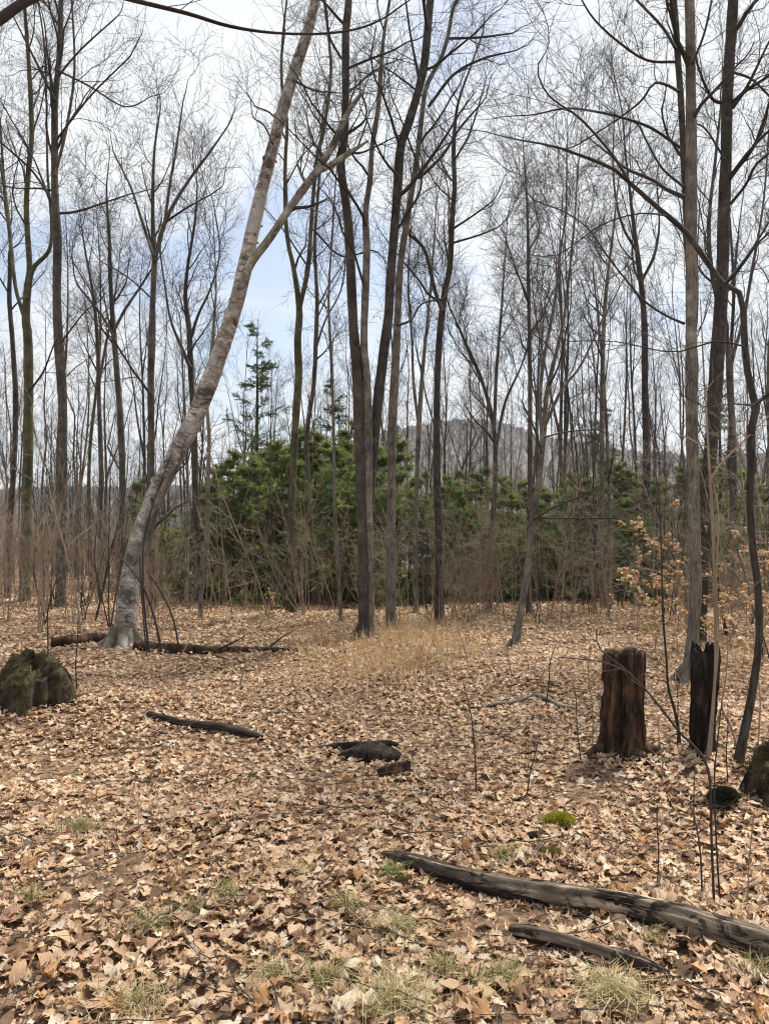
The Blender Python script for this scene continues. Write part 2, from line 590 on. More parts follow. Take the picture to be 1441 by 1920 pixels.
def extend(line, length, bend=0.12, g=rng, rend=0.006):
    """carry a stem on past the top of the frame"""
    d = norm(line[-1, :3] - line[-3, :3])
    r = line[-1, 3]
    n = 7
    pts = [line]
    p = line[-1, :3].copy()
    for i in range(1, n + 1):
        d = norm(d + g.normal(0, bend, 3) + np.array([0, 0, 0.12]))
        p = p + d * length / n
        pts.append(np.array([[*p, max(r * (1 - 0.9 * i / n), rend)]]))
    return np.concatenate(pts)


def crown_mesh(P, R, acc, spec, g, rmin=0.0035):
    """limbs, branches, twigs from the stem polylines; spec: k1,t0,ratio,angle,up,k2,k3,k4,lmax"""
    k1, t0, ratio, ang, up, k2, k3, k4, lmax = spec
    lens = np.linalg.norm(np.diff(P, axis=1), axis=-1).sum(1)
    As, rs = [], []
    for i in range(len(P)):
        k = k1 if i == 0 else max(3, int(round(k1 * lens[i] / lens[0])))
        A, ra = grow(P[i:i + 1], R[i:i + 1], k, t0 if i == 0 else min(t0, 0.3), 0.98, ratio, ang, 11, up, 0.12, 0.5, rmin * 1.8, g, lmax=lmax, lmin=0.9, plen=lens[0] if i == 0 else max(lens[i], 0.55 * lens[0]))
        As.append(A); rs.append(ra)
    A, ra = np.concatenate(As), np.concatenate(rs)
    tubes(A, ra, 5, acc)
    return twigs(A, ra, acc, g, k2, k3, k4, up, rmin)


def twigs(A, ra, acc, g, k2, k3, k4, up, rmin, lm=0.28):
    B2, rb = grow(A, ra, k2, 0.14, 0.97, 0.52, 0.72, 7, up * 0.9, 0.17, 0.5, rmin * 1.35, g, lmin=lm * 2.2)
    tubes(B2, rb, 3, acc)
    C, rc = grow(B2, rb, k3, 0.14, 0.98, 0.55, 0.7, 4, up * 0.7, 0.16, 0.55, rmin * 0.9, g, lmin=lm * 1.3)
    tubes(C, rc, 3, acc)
    if k4:
        D, rd = grow(C, rc, max(1, k4 - 1), 0.2, 1.0, 0.6, 0.65, 2, up * 0.5, 0.13, 0.75, rmin * 0.8, g, lmin=lm * 0.9)
        tubes(D, rd, 3, acc)


def stem_tube(line, acc, sides=12, step=0.14, flare=0.0, lump=0.035, g=rng, m=None):
    L = np.linalg.norm(np.diff(line[:, :3], axis=0), axis=1).sum()
    n = m or int(min(max(8, L / step), 90))
    c = catmull(line, n)
    c[:, 3] = np.maximum(c[:, 3], 0.003)
    if flare:
        s = np.linspace(0, L, n)
        c[:, 3] *= 1 + flare * np.exp(-s / 0.16)
    tubes(c[:, :3], c[:, 3], sides, acc, lump, g)
    return c[:, :3], c[:, 3]


def resample(Ps, Rs, n=24):
    """stems of unequal length as one batch"""
    P = np.array([catmull(np.c_[p, r], n) for p, r in zip(Ps, Rs)])
    return P[..., :3], np.maximum(P[..., 3], 0.003)


def hero_tree(name, label, base_px, trunk, stems=(), limbs=(), mat=None, twig=None, drift=0.0, spec=None, limb_spec=(7, 5, 3), seed=1,
              ext=3.5, flare=0.5, group=None, Y=None, cat="tree", rmin=0.003, slim=1.0, roots=0, limb_mat=None, crown_name="crown", sides=12):
    g = np.random.default_rng(seed)
    mat = mat or M_BARK
    twig = twig or M_TWIG
    gp = ground_at(*base_px) if Y is None else None
    if Y is None:
        Y = gp[1]
    else:
        p = at(base_px[0], base_px[1], Y)
        gp = np.array([p[0], Y, terrain(p[0], Y)])
    t = thing(name, gp, label, cat, group)
    line = px_line(trunk, Y, drift)
    b0 = gp.copy(); b0[2] -= 0.12
    line = np.concatenate([[[b0[0], b0[1], b0[2], line[0, 3] * 1.1]], line])
    line[1:, 3] *= slim
    line = extend(line, ext, g=g) if trunk[-1][1] < 15 and ext else extend(line, 0.9 * Y / 14, 0.15, g, rend=0.003)
    acc = Acc()
    Ps, Rs = [], []
    p, r = stem_tube(line, acc, sides, flare=flare, g=g)
    Ps.append(p); Rs.append(r)
    acc.build("trunk", mat, t)
    rr0 = line[1, 3]
    for j in range(roots):
        aa = j * 6.283 / roots + g.uniform(-0.4, 0.4)
        u = np.linspace(0, 1, 8)
        ds = rr0 * (0.55 + 2.0 * u * g.uniform(0.7, 1.3))
        xx, yy = gp[0] + np.cos(aa + 0.25 * u) * ds, gp[1] + np.sin(aa + 0.25 * u) * ds
        zz = terrain(xx, yy) + rr0 * (1.5 * (1 - u) ** 2.2) - 0.25 * rr0 * u
        a = Acc(); tubes(np.stack([xx, yy, zz], -1), rr0 * (0.55 - 0.38 * u), 8, a, 0.06, g); a.build("root", mat, t)
    for st in stems:
        l2 = px_line(st[0], Y + (st[1] if len(st) > 1 else 0.0), st[2] if len(st) > 2 else drift)
        l2 = extend(l2, ext * 0.8, g=g) if st[0][-1][1] < 15 and ext else (extend(l2, 0.8 * Y / 14, 0.15, g, rend=0.003) if st[0][-1][2] < 4.5 else l2)
        a = Acc()
        p, r = stem_tube(l2, a, 9, g=g)
        a.build("stem", st[3] if len(st) > 3 else mat, t)
        Ps.append(p); Rs.append(r)
    LP, LR = [], []
    for lm in limbs:
        l2 = px_line(lm[0], Y + (lm[1] if len(lm) > 1 else 0.0), lm[2] if len(lm) > 2 else g.uniform(-0.8, 0.8))
        l2 = extend(l2, g.uniform(0.5, 0.9) * Y / 12, 0.2, g, rend=0.002)
        a = Acc()
        p, r = stem_tube(l2, a, 7, g=g, step=0.1)
        a.build("limb", limb_mat or twig, t)
        LP.append(p); LR.append(r)
    a = Acc()
    if spec:
        P, R = resample(Ps, Rs)
        crown_mesh(P, R, a, spec, g, rmin)
    if LP:
        P, R = resample(LP, LR, 14)
        twigs(P, R, a, g, *limb_spec, 0.05, rmin, 0.28 if Y > 8 else 0.15)
    if a.n:
        a.build(crown_name, twig, t)
    return t


# spec: k1, t0, ratio, angle, up, k2, k3, k4, lmax
BIRCH_PX = [(233, 1200, 56), (238, 1150, 47), (246, 1080, 43), (264, 1000, 42), (291, 930, 43), (327, 860, 41), (362, 790, 40), (395, 710, 40),
           (420, 640, 38), (445, 560, 35), (470, 450, 32), (490, 360, 30), (513, 270, 28), (535, 190, 27), (556, 120, 26), (580, 50, 24), (594, -10, 22)]
birch = hero_tree("birch_tree", "leaning pale birch with peeling banded bark at the left of the clearing", (231, 1212),
          BIRCH_PX,
          stems=[([(452, 540, 14), (472, 490, 18), (503, 450, 17), (540, 395, 17), (575, 346, 17), (600, 312, 15), (626, 268, 14), (650, 215, 12), (682, 168, 6)], 0.05, -0.5, M_LICHEN),
                 ([(596, 322, 12), (622, 308, 13), (648, 292, 11), (690, 264, 5)], -0.25, -0.5, M_LICHEN),
                 ([(577, 350, 7), (566, 330, 6), (557, 306, 5)], -0.1, 0.0, M_LICHEN),
                 ([(258, 1085, 14), (276, 1010, 18), (298, 940, 16), (326, 872, 8)], -0.1, 0.0, M_PALE)],
          limbs=[([(512, 270, 5), (495, 235, 4), (475, 220, 3), (470, 190, 2)],), ([(548, 150, 5), (590, 170, 4), (620, 172, 3)],)],
          mat=M_BIRCH, roots=5, slim=0.9, drift=0.6, spec=(3, 0.86, 0.12, 0.9, 0.03, 5, 4, 2, 1.6), seed=3, ext=4.0, flare=0.35, sides=18)



def bark_curls(t, trunk_px, Y, drift, n=34):
    """papery strips of bark peeling off the birch"""
    g = np.random.default_rng(19)
    trunk = [c for c in t.children if c.name.startswith("trunk")][0]
    line = catmull(px_line(trunk_px, Y, drift), 120)
    line[:, 3] *= 0.9
    for _ in range(n):
        i = int(g.integers(22, 112))
        p, r = line[i, :3], line[i, 3]
        T = norm(line[i + 1, :3] - line[i - 1, :3])
        a0 = g.uniform(2.4, 7.0)
        N0 = norm(np.array([1.0, 0, 0]) - T[0] * T); B0 = np.cross(T, N0)
        hgt = g.uniform(0.03, 0.11); arc = g.uniform(0.35, 1.0)
        V = []
        m = 7
        sgn = g.choice([-1, 1])
        for j in range(m):
            f = j / (m - 1)
            aa = a0 + sgn * arc * f
            rr = r * (1.015 + 0.55 * max(0, f - 0.35) ** 1.5 * g.uniform(0.8, 1.2))
            for q in (-0.5, 0.5):
                V.append(p + rr * (math.cos(aa) * N0 + math.sin(aa) * B0) + T * hgt * (q * (1 - 0.4 * f) + g.normal(0, 0.08)))
        k = np.arange(m - 1)[:, None] * 2 + np.array([[0, 1, 3, 2]])
        uv = np.array(V)[:, [0, 2]]
        Acc().add(np.array(V), k, uv=uv).build("bark_curl", M_BIRCH_CURL, trunk)


bark_curls(birch, BIRCH_PX, birch["_o"][1], 0.6)

hero_tree("forked_tree", "tall dark tree with forked trunks rising from the centre of the clearing", (682, 1192),
          [(683, 1185, 36), (683, 1100, 34), (681, 1000, 34), (678, 900, 34), (675, 800, 34), (670, 700, 32), (663, 620, 28), (657, 500, 26), (651, 400, 24),
           (640, 325, 23), (640, 295, 23), (646, 250, 22), (648, 150, 21), (648, 60, 21), (653, -10, 20)],
          stems=[([(697, 1192, 13), (695, 1100, 13), (691, 930, 14), (690, 800, 17), (687, 700, 16), (682, 640, 16), (687, 470, 15), (685, 400, 13), (693, 340, 12), (698, 270, 11), (709, 200, 10),
                   (714, 130, 9), (720, 60, 7), (732, -10, 6)], -0.05, 0.4, M_PALE),
                 ([(690, 960, 20), (695, 900, 21), (701, 830, 21), (710, 740, 21), (719, 660, 21), (728, 590, 20), (732, 520, 20), (739, 430, 19), (745, 350, 19),
                   (751, 275, 19), (763, 238, 19), (781, 180, 18), (795, 120, 18), (801, 60, 17), (808, -10, 16)], 0.1, 0.8, M_DARK)],
          limbs=[([(648, 130, 6), (690, 112, 5), (735, 95, 4), (765, 78, 3)],), ([(652, 250, 6), (682, 228, 5), (687, 205, 4), (676, 170, 3)],),
                 ([(640, 110, 6), (618, 70, 5), (612, 20, 4), (606, -20, 3)],), ([(787, 155, 7), (770, 70, 5), (760, 0, 4)],),
                 ([(745, 330, 6), (720, 300, 5), (700, 260, 4), (690, 230, 3)],)],
          mat=M_SHAG, roots=5, slim=0.76, drift=0.3, spec=(9, 0.5, 0.17, 0.75, 0.05, 6, 5, 3, 2.4), seed=8, ext=4.5, flare=0.4, twig=M_TWIG_DARK)

hero_tree("slim_tree", "slim straight grey-barked tree just right of the forked trunks", (732, 1184),
          [(732, 1176, 21), (733, 1100, 19), (733, 900, 18), (735, 800, 18), (740, 700, 18), (745, 600, 16), (750, 500, 14), (760, 430, 13), (773, 350, 12),
           (781, 300, 12), (790, 220, 11), (797, 170, 10), (808, 143, 9), (826, 110, 8), (839, 70, 8), (848, 20, 7), (862, -20, 6)],
          limbs=[([(745, 610, 6), (770, 600, 5), (790, 570, 4), (830, 560, 3)],), ([(785, 335, 7), (830, 290, 6), (862, 240, 5), (905, 190, 3)],),
                 ([(803, 200, 7), (850, 140, 6), (905, 110, 5), (965, 95, 3)],), ([(842, 72, 6), (900, 70, 5), (960, 62, 3)],),
                 ([(790, 330, 5), (765, 260, 4), (742, 200, 3)],)],
          mat=M_PALE, roots=4, drift=0.3, spec=(7, 0.55, 0.2, 0.75, 0.05, 6, 5, 3, 2.2), seed=15, ext=3.0, flare=0.35, Y=12.9)

hero_tree("straight_tree", "straight dark-trunked tree with a high fork right of centre", (823, 1176),
          [(823, 1168, 22), (823, 1090, 18), (822, 1000, 17), (819, 900, 15), (818, 800, 14), (820, 700, 14), (823, 640, 14), (828, 590, 14), (834, 545, 13), (843, 500, 12),
           (848, 400, 11), (852, 350, 10), (850, 280, 9), (857, 200, 6), (880, 130, 4), (905, 60, 3)],
          stems=[([(830, 585, 9), (815, 545, 9), (800, 480, 8), (786, 455, 7), (766, 438, 6), (757, 400, 4)], 0.0, 0.6)],
          limbs=[([(847, 430, 5), (885, 405, 4), (925, 375, 3)],), ([(850, 455, 5), (900, 440, 4), (935, 425, 3)],), ([(852, 300, 5), (880, 250, 4), (905, 170, 3)],),
                 ([(848, 340, 4), (820, 310, 3), (800, 290, 3)],)],
          mat=M_DARK, roots=5, drift=0.5, spec=(12, 0.45, 0.16, 0.75, 0.06, 6, 5, 3, 2.0), seed=22, ext=0)

hero_tree("forked_maple_tree", "slender mossy tree with a V fork between birch and centre trunks", (550, 1152),
          [(549, 1140, 15), (546, 1000, 14), (551, 850, 15), (556, 760, 16), (560, 700, 16), (558, 640, 15), (561, 580, 14), (550, 500, 10), (541, 460, 9),
           (535, 400, 8), (535, 300, 8), (538, 230, 7), (528, 150, 6), (530, 70, 5), (540, -20, 4)],
          stems=[([(561, 580, 10), (576, 510, 10), (582, 440, 9), (587, 370, 9), (593, 300, 8), (607, 240, 8), (620, 140, 7), (617, 80, 6), (606, -10, 5)], 0.0, 0.7)],
          limbs=[([(587, 430, 5), (640, 480, 4), (700, 470, 3), (730, 500, 2)],), ([(535, 260, 5), (510, 215, 4), (480, 200, 3)],), ([(577, 500, 4), (530, 430, 3), (505, 400, 2)],)],
          mat=M_GREEN, drift=0.6, spec=(11, 0.45, 0.17, 0.7, 0.06, 6, 5, 3, 2.2), seed=31, ext=2.0)

hero_tree("smooth_barked_tree", "tall smooth grey-brown trunk behind the charred snag at right", (1290, 1280),
          [(1292, 1268, 36), (1297, 1200, 26), (1303, 1120, 24), (1303, 1050, 23), (1300, 950, 23), (1297, 850, 24), (1296, 750, 24), (1295, 640, 24), (1295, 460, 23),
           (1295, 300, 23), (1294, 150, 21), (1291, -10, 20)],
          stems=[([(1297, 700, 10), (1290, 500, 13), (1283, 340, 14), (1279, 260, 13), (1275, 180, 13), (1270, 110, 13), (1266, 40, 12), (1262, -10, 11)], 0.35, 0.3, M_DARK)],
          limbs=[([(1275, 277, 6), (1220, 240, 6), (1170, 222, 5), (1120, 210, 5), (1060, 203, 4), (1000, 215, 3), (950, 218, 2)], 0.3, 0.6),
                 ([(1272, 172, 6), (1250, 160, 6), (1225, 156, 5), (1205, 185, 5), (1185, 203, 4), (1140, 235, 3), (1085, 270, 3)], 0.3, 1.0),
                 ([(1266, 116, 6), (1212, 113, 5), (1160, 80, 5), (1112, 35, 4), (1085, -10, 3)], 0.3, -0.6),
                 ([(1266, 92, 7), (1240, 50, 6), (1188, -5, 5)], 0.3, 0.3),
                 ([(1282, 607, 6), (1250, 593, 5), (1210, 567, 5), (1177, 530, 4), (1140, 483, 4), (1103, 430, 3), (1057, 397, 3), (1003, 377, 2)], 0.1, 1.2),
                 ([(1283, 352, 6), (1240, 315, 5), (1210, 262, 4), (1190, 230, 3), (1130, 213, 2)], 0.2, 0.9),
                 ([(1297, 120, 6), (1320, 60, 5), (1335, -10, 4)], 0.0, 0.3)],
          mat=M_PALE, roots=5, drift=0.3, spec=(8, 0.45, 0.16, 0.85, 0.03, 6, 5, 3, 2.2), seed=41, ext=4.0, flare=0.3, sides=16, twig=M_TWIG_DARK)

hero_tree("dark_trunked_tree", "thick dark trunk at right edge with limbs both sides, behind the smooth trunk", (1306, 1205),
          [(1308, 1195, 30), (1316, 1050, 28), (1327, 900, 27), (1335, 800, 27), (1340, 720, 28), (1346, 640, 28), (1351, 560, 27), (1354, 480, 25), (1357, 380, 24), (1360, 290, 22),
           (1362, 200, 23), (1366, 120, 22), (1370, 50, 21), (1374, -10, 20)],
          limbs=[([(1352, 192, 8), (1340, 190, 7), (1326, 172, 6), (1305, 115, 5), (1300, 60, 3)], 0.0, -0.5), ([(1372, 203, 8), (1400, 162, 7), (1430, 100, 5), (1460, 40, 4)], 0.0, -0.5),
                 ([(1368, 383, 7), (1398, 345, 6), (1415, 310, 6), (1450, 280, 5)], 0.0, -0.7), ([(1372, 135, 6), (1410, 150, 5), (1450, 190, 4)], 0.0, 0.5),
                 ([(1358, 300, 5), (1320, 240, 4), (1290, 230, 3)], 0.0, 0.9), ([(1350, 540, 6), (1400, 480, 5), (1450, 400, 4)], 0.0, 0.6)],
          mat=M_DARK, drift=0.4, spec=(10, 0.45, 0.16, 0.85, 0.03, 6, 5, 3, 2.4), seed=47, ext=4.0, twig=M_TWIG_DARK)

hero_tree("bent_sapling", "thin black crooked sapling at right edge arching over to the left", (1383, 1436),
          [(1384, 1425, 20), (1393, 1380, 18), (1407, 1310, 16), (1416, 1250, 15), (1422, 1200, 14), (1420, 1100, 14), (1412, 1040, 14), (1405, 950, 14), (1407, 880, 15),
           (1408, 800, 16), (1417, 758, 16), (1404, 720, 15), (1396, 660, 14), (1393, 600, 13), (1391, 560, 12), (1375, 540, 11), (1353, 530, 11), (1327, 495, 11), (1283, 432, 11),
           (1250, 405, 10), (1193, 355, 9), (1147, 315, 7), (1110, 300, 7), (1040, 275, 5), (960, 260, 3), (900, 245, 2), (850, 240, 1)],
          limbs=[([(1177, 338, 7), (1147, 290, 6), (1087, 222, 5), (1040, 190, 4), (1018, 165, 4), (1007, 125, 3), (1028, 90, 2)], 0.0, 0.3),
                 ([(1418, 755, 9), (1432, 745, 8), (1450, 732, 6), (1500, 700, 4)], 0.0, -0.3), ([(1360, 532, 7), (1385, 505, 6), (1420, 455, 5), (1460, 420, 4)], 0.0, -0.4),
                 ([(1395, 650, 4), (1340, 640, 4), (1260, 660, 3), (1150, 640, 2), (1060, 640, 2)], 0.0, 0.4), ([(1406, 760, 4), (1370, 757, 3), (1330, 765, 2)], 0.0, -0.2),
                 ([(1250, 405, 4), (1200, 400, 3), (1130, 420, 3), (1060, 470, 2)], 0.0, 0.5)],
          mat=M_DARK, drift=0.5, limb_spec=(5, 4, 2), seed=53, ext=0, flare=0.25, twig=M_TWIG_DARK, rmin=0.0022, sides=10)

hero_tree("leaning_young_tree", "young tan-barked tree leaning right with fan of upswept branches", (964, 1212),
          [(966, 1204, 19), (980, 1120, 15), (990, 1050, 14), (998, 980, 13), (1007, 920, 12), (1015, 850, 12), (1020, 800, 11), (1024, 740, 10), (1040, 670, 8), (1056, 600, 6),
           (1066, 520, 5), (1075, 430, 4), (1082, 330, 3), (1090, 240, 2)],
          stems=[([(1017, 835, 9), (1012, 760, 8), (1018, 680, 7), (1040, 560, 6), (1050, 470, 5), (1060, 400, 4), (1062, 300, 3)], 0.0, 0.7),
                 ([(1021, 800, 7), (1050, 735, 6), (1085, 690, 5), (1110, 640, 4), (1150, 560, 3), (1180, 500, 2)], 0.0, -0.5)],
          limbs=[([(999, 975, 5), (1040, 950, 4), (1090, 930, 3)],), ([(1000, 970, 4), (1060, 972, 4), (1150, 972, 3)], 0.0, -0.4), ([(1015, 850, 5), (1000, 800, 4), (980, 760, 3)],),
                 ([(1020, 820, 4), (1060, 810, 3), (1120, 805, 3)],)],
          mat=M_PALE, roots=4, twig=M_TWIG, drift=0.4, spec=(14, 0.4, 0.2, 0.55, 0.09, 6, 5, 3, 2.4), seed=61, ext=0, flare=0.3)

L_TREES = [
    ("upright_tree", "tall straight trunk with mossy middle near the left edge", (115, 1138),
     [(114, 1125, 22), (117, 1000, 20), (118, 850, 19), (117, 740, 19), (110, 640, 19), (107, 560, 18), (108, 450, 17), (103, 350, 15), (103, 250, 14), (104, 180, 13), (112, 100, 12), (115, -10, 10)],
     [([(103, 330, 7), (125, 240, 6), (140, 130, 5), (135, 0, 4)], 0.0, 0.5)],
     [([(112, 400, 6), (150, 395, 5), (240, 365, 3)],), ([(100, 380, 6), (60, 320, 5), (0, 265, 4)],), ([(104, 190, 6), (60, 100, 5), (30, 40, 3)],), ([(108, 260, 5), (170, 180, 4), (240, 110, 3)],),
      ([(117, 640, 4), (155, 590, 3), (190, 560, 2)],), ([(104, 150, 5), (150, 95, 4), (210, 40, 3)],), ([(104, 130, 5), (165, 160, 4), (235, 200, 3), (285, 180, 2)],)],
     M_BARK, 71, (16, 0.5, 0.17, 0.75, 0.05, 7, 6, 3, 2.6), 3.5),
    ("mossy_tree", "green-tinged twin-topped tree at the left edge of the wood", (47, 1128),
     [(47, 1115, 22), (50, 950, 20), (54, 800, 20), (53, 640, 18), (49, 600, 17), (52, 540, 16), (56, 500, 12), (50, 400, 11), (53, 330, 11), (60, 250, 10), (55, 130, 9), (48, 30, 7), (46, -10, 6)],
     [([(52, 560, 10), (62, 505, 10), (92, 470, 8), (97, 420, 6), (90, 330, 5), (88, 230, 4), (85, 100, 4), (70, -10, 3)], 0.0, 0.6), ([(44, 590, 8), (30, 540, 8), (22, 470, 8), (14, 400, 7), (5, 330, 6), (-20, 200, 5)], 0.1, 0.8)],
     [([(50, 740, 5), (80, 700, 4), (100, 650, 3)],)], M_GREEN, 73, (14, 0.5, 0.17, 0.7, 0.06, 7, 6, 3, 2.4), 3.0),
    ("fan_crowned_tree", "tree with fan-shaped twiggy crown left of the leaning birch", (286, 1140),
     [(286, 1130, 15), (285, 1000, 14), (284, 850, 14), (283, 750, 14), (284, 640, 13), (287, 560, 12), (290, 480, 12), (287, 430, 9), (287, 350, 7), (290, 280, 5), (300, 210, 3)],
     [([(290, 490, 9), (305, 430, 9), (325, 385, 8), (360, 330, 6), (390, 290, 5), (425, 240, 3)], 0.0, 0.5), ([(308, 425, 7), (318, 350, 6), (330, 280, 5), (342, 200, 3)], 0.0, -0.4),
      ([(288, 480, 7), (268, 420, 6), (245, 350, 5), (215, 290, 3)], 0.0, 0.5)],
     [([(305, 420, 5), (350, 390, 4), (395, 365, 3)],), ([(283, 740, 6), (250, 695, 5), (215, 640, 4)],), ([(285, 560, 4), (240, 520, 3), (190, 490, 2)],)],
     M_BARK, 77, (9, 0.62, 0.14, 0.5, 0.1, 5, 5, 3, 1.2), 0),
    ("narrow_tree", "narrow tree between the two left tall trunks and fan-crowned tree", (229, 1128),
     [(229, 1118, 14), (230, 930, 13), (227, 800, 13), (218, 680, 12), (212, 600, 10), (207, 520, 9), (205, 440, 7), (200, 360, 4), (205, 300, 2)],
     [([(214, 620, 7), (235, 580, 6), (262, 540, 5), (300, 480, 3)], 0.0, 0.6), ([(213, 630, 6), (190, 590, 5), (150, 540, 4)], 0.0, -0.4)], [], M_BARK, 79, (11, 0.5, 0.18, 0.6, 0.08, 6, 5, 3, 1.6), 0),
    ("dark_twin_tree", "dark tree crossing behind the birch's middle", (370, 1132),
     [(371, 1120, 15), (368, 1000, 14), (365, 850, 13), (362, 760, 13), (357, 680, 12), (355, 620, 11), (348, 560, 9), (352, 500, 7), (365, 420, 5), (370, 350, 3)],
     [([(357, 690, 8), (340, 650, 7), (320, 600, 5), (310, 540, 4), (300, 470, 3)], 0.0, 0.6), ([(356, 640, 7), (372, 590, 6), (395, 540, 4), (412, 470, 3), (400, 380, 2)], 0.0, -0.4)], [], M_DARK, 83,
     (11, 0.5, 0.16, 0.6, 0.08, 5, 5, 3, 1.4), 0),
    ("grey_pole_tree", "pale grey pole-straight tree left of the leaning young tree", (991, 1150),
     [(991, 1140, 12), (993, 1000, 10), (993, 860, 10), (993, 740, 9), (992, 640, 8), (990, 530, 7), (989, 430, 6), (986, 350, 4), (980, 270, 2)], [],
     [([(990, 470, 4), (1010, 430, 3), (1000, 380, 2)],), ([(989, 560, 4), (965, 500, 3), (945, 440, 2)],)], M_BARK, 87, (14, 0.45, 0.14, 0.7, 0.08, 6, 5, 3, 1.6), 0),
    ("knotty_tree", "dark knotty tree with upswept crown between the leaning sapling and smooth trunk", (1211, 1120),
     [(1211, 1112, 15), (1210, 1000, 15), (1211, 860, 14), (1208, 740, 13), (1208, 640, 13), (1204, 560, 12), (1196, 490, 10), (1188, 430, 8), (1180, 360, 6), (1172, 290, 4), (1165, 210, 3), (1150, 140, 2)],
     [([(1200, 530, 7), (1225, 480, 6), (1235, 420, 4), (1230, 340, 3)], 0.0, 0.6), ([(1192, 470, 6), (1165, 420, 5), (1150, 340, 4), (1150, 240, 2)], 0.0, -0.6)],
     [], M_DARK, 89, (14, 0.5, 0.18, 0.55, 0.1, 6, 6, 3, 1.8), 0),
    ("twin_pole_tree", "pale thin twin-stemmed pole tree in front of the dark evergreens", (1127, 1138),
     [(1127, 1128, 12), (1127, 1000, 11), (1128, 900, 10), (1128, 780, 10), (1130, 640, 9), (1136, 540, 7), (1148, 440, 5), (1160, 330, 3)],
     [([(1144, 1130, 9), (1143, 1000, 8), (1140, 880, 7), (1134, 760, 6), (1125, 640, 5), (1112, 520, 3)], 0.2, 0.4)], [], M_PALE, 93, (14, 0.5, 0.17, 0.6, 0.08, 6, 5, 3, 1.8), 0),
    ("slender_pair_tree", "two slender pale stems standing on a mound right of the birch", (376, 1162),
     [(376, 1150, 9), (378, 1100, 9), (385, 1040, 9), (389, 980, 9), (390, 900, 9), (392, 820, 8), (388, 740, 7), (398, 640, 6), (405, 540, 4), (400, 420, 2)],
     [([(349, 1130, 8), (351, 1040, 8), (352, 940, 7), (350, 830, 6), (345, 740, 5), (338, 600, 3)], 1.6, 0.3)], [], M_PALE, 97, (10, 0.5, 0.16, 0.6, 0.08, 5, 4, 3, 1.5), 0),
    ("edge_tree", "thin dark tree against the very left edge of the picture", (22, 1120),
     [(14, 1110, 12), (18, 1000, 12), (26, 880, 11), (30, 760, 11), (24, 640, 10), (18, 560, 9), (20, 450, 8), (8, 340, 6), (0, 220, 4), (-12, 100, 3)], [], [], M_DARK, 101,
     (16, 0.45, 0.16, 0.7, 0.06, 7, 6, 3, 2.0), 0),
    ("clustered_tree", "grey tree with many upright forks right of the straight dark trunk", (905, 1142),
     [(918, 1132, 11), (922, 1000, 10), (928, 880, 10), (925, 800, 9), (905, 720, 8), (880, 660, 7), (862, 620, 5), (840, 570, 3)],
     [([(926, 810, 8), (930, 700, 7), (938, 600, 5), (945, 500, 3), (950, 420, 2)], 0.0, 0.6), ([(926, 860, 7), (945, 760, 6), (975, 690, 4), (1000, 620, 3)], 0.0, -0.5)], [], M_BARK, 103,
     (14, 0.45, 0.2, 0.55, 0.1, 7, 6, 3, 1.9), 0),
    ("leafless_tree", "slim tree in the gap between forked trunks and straight dark trunk", (781, 1148),
     [(779, 1138, 11), (779, 1000, 10), (782, 880, 10), (785, 800, 10), (790, 720, 9), (797, 640, 7), (805, 560, 5), (812, 470, 4), (818, 380, 2)],
     [([(785, 800, 7), (775, 720, 6), (772, 640, 5), (765, 540, 4), (770, 430, 2)], 0.0, 0.5)], [], M_PALE, 107, (12, 0.5, 0.18, 0.55, 0.09, 6, 5, 3, 1.8), 0),
    ("thin_tree", "thin trunk just left of the forked centre trunks", (640, 1166),
     [(639, 1158, 8), (633, 1060, 8), (628, 960, 7), (626, 860, 7), (624, 760, 6), (620, 660, 6), (616, 560, 5), (622, 450, 4), (630, 330, 3), (640, 220, 2)], [], [], M_PALE, 109,
     (12, 0.4, 0.14, 0.65, 0.06, 5, 4, 3, 1.5), 0),
    ("mid_tree", "slim grey tree between the mossy V-forked tree and the centre trunks", (592, 1140),
     [(588, 1130, 10), (585, 1000, 9), (578, 900, 9), (575, 820, 9), (588, 720, 9), (592, 640, 9), (594, 560, 8), (590, 450, 7), (598, 340, 5), (604, 220, 3)],
     [([(590, 660, 5), (610, 600, 4), (640, 540, 3), (650, 450, 2)], 0.2, 0.5)], [], M_BARK, 113, (12, 0.45, 0.16, 0.6, 0.08, 6, 5, 3, 1.6), 0),
    ("far_right_tree", "grey tree rising close behind the thick dark trunk at right", (1372, 1130),
     [(1370, 1120, 14), (1372, 980, 13), (1374, 850, 13), (1368, 740, 13), (1362, 640, 12), (1335, 520, 9), (1328, 420, 8), (1340, 300, 6), (1350, 200, 4)],
     [([(1366, 690, 8), (1392, 600, 7), (1410, 500, 6), (1430, 380, 4), (1440, 250, 3)], 0.2, 0.5)], [], M_BARK, 127, (14, 0.45, 0.2, 0.6, 0.08, 7, 6, 3, 2.0), 0),
    ("gap_tree", "thin grey tree in the gap left of the fan-crowned tree", (187, 1124),
     [(188, 1115, 11), (188, 1000, 10), (190, 880, 10), (186, 760, 9), (184, 660, 8), (176, 560, 6), (160, 470, 4), (150, 400, 2)],
     [([(186, 720, 6), (200, 640, 5), (215, 560, 3), (225, 480, 2)], 0.1, 0.5)], [], M_BARK, 131, (12, 0.45, 0.2, 0.6, 0.08, 7, 6, 3, 1.7), 0),
]
for nm, lab, b, tr, st, lm, mt, sd, sp, ex in L_TREES:
    hero_tree(nm, lab, b, tr, stems=st, limbs=lm, mat=mt, spec=sp, seed=sd, ext=ex, drift=0.4, limb_spec=(7, 5, 3), rmin=0.0036)

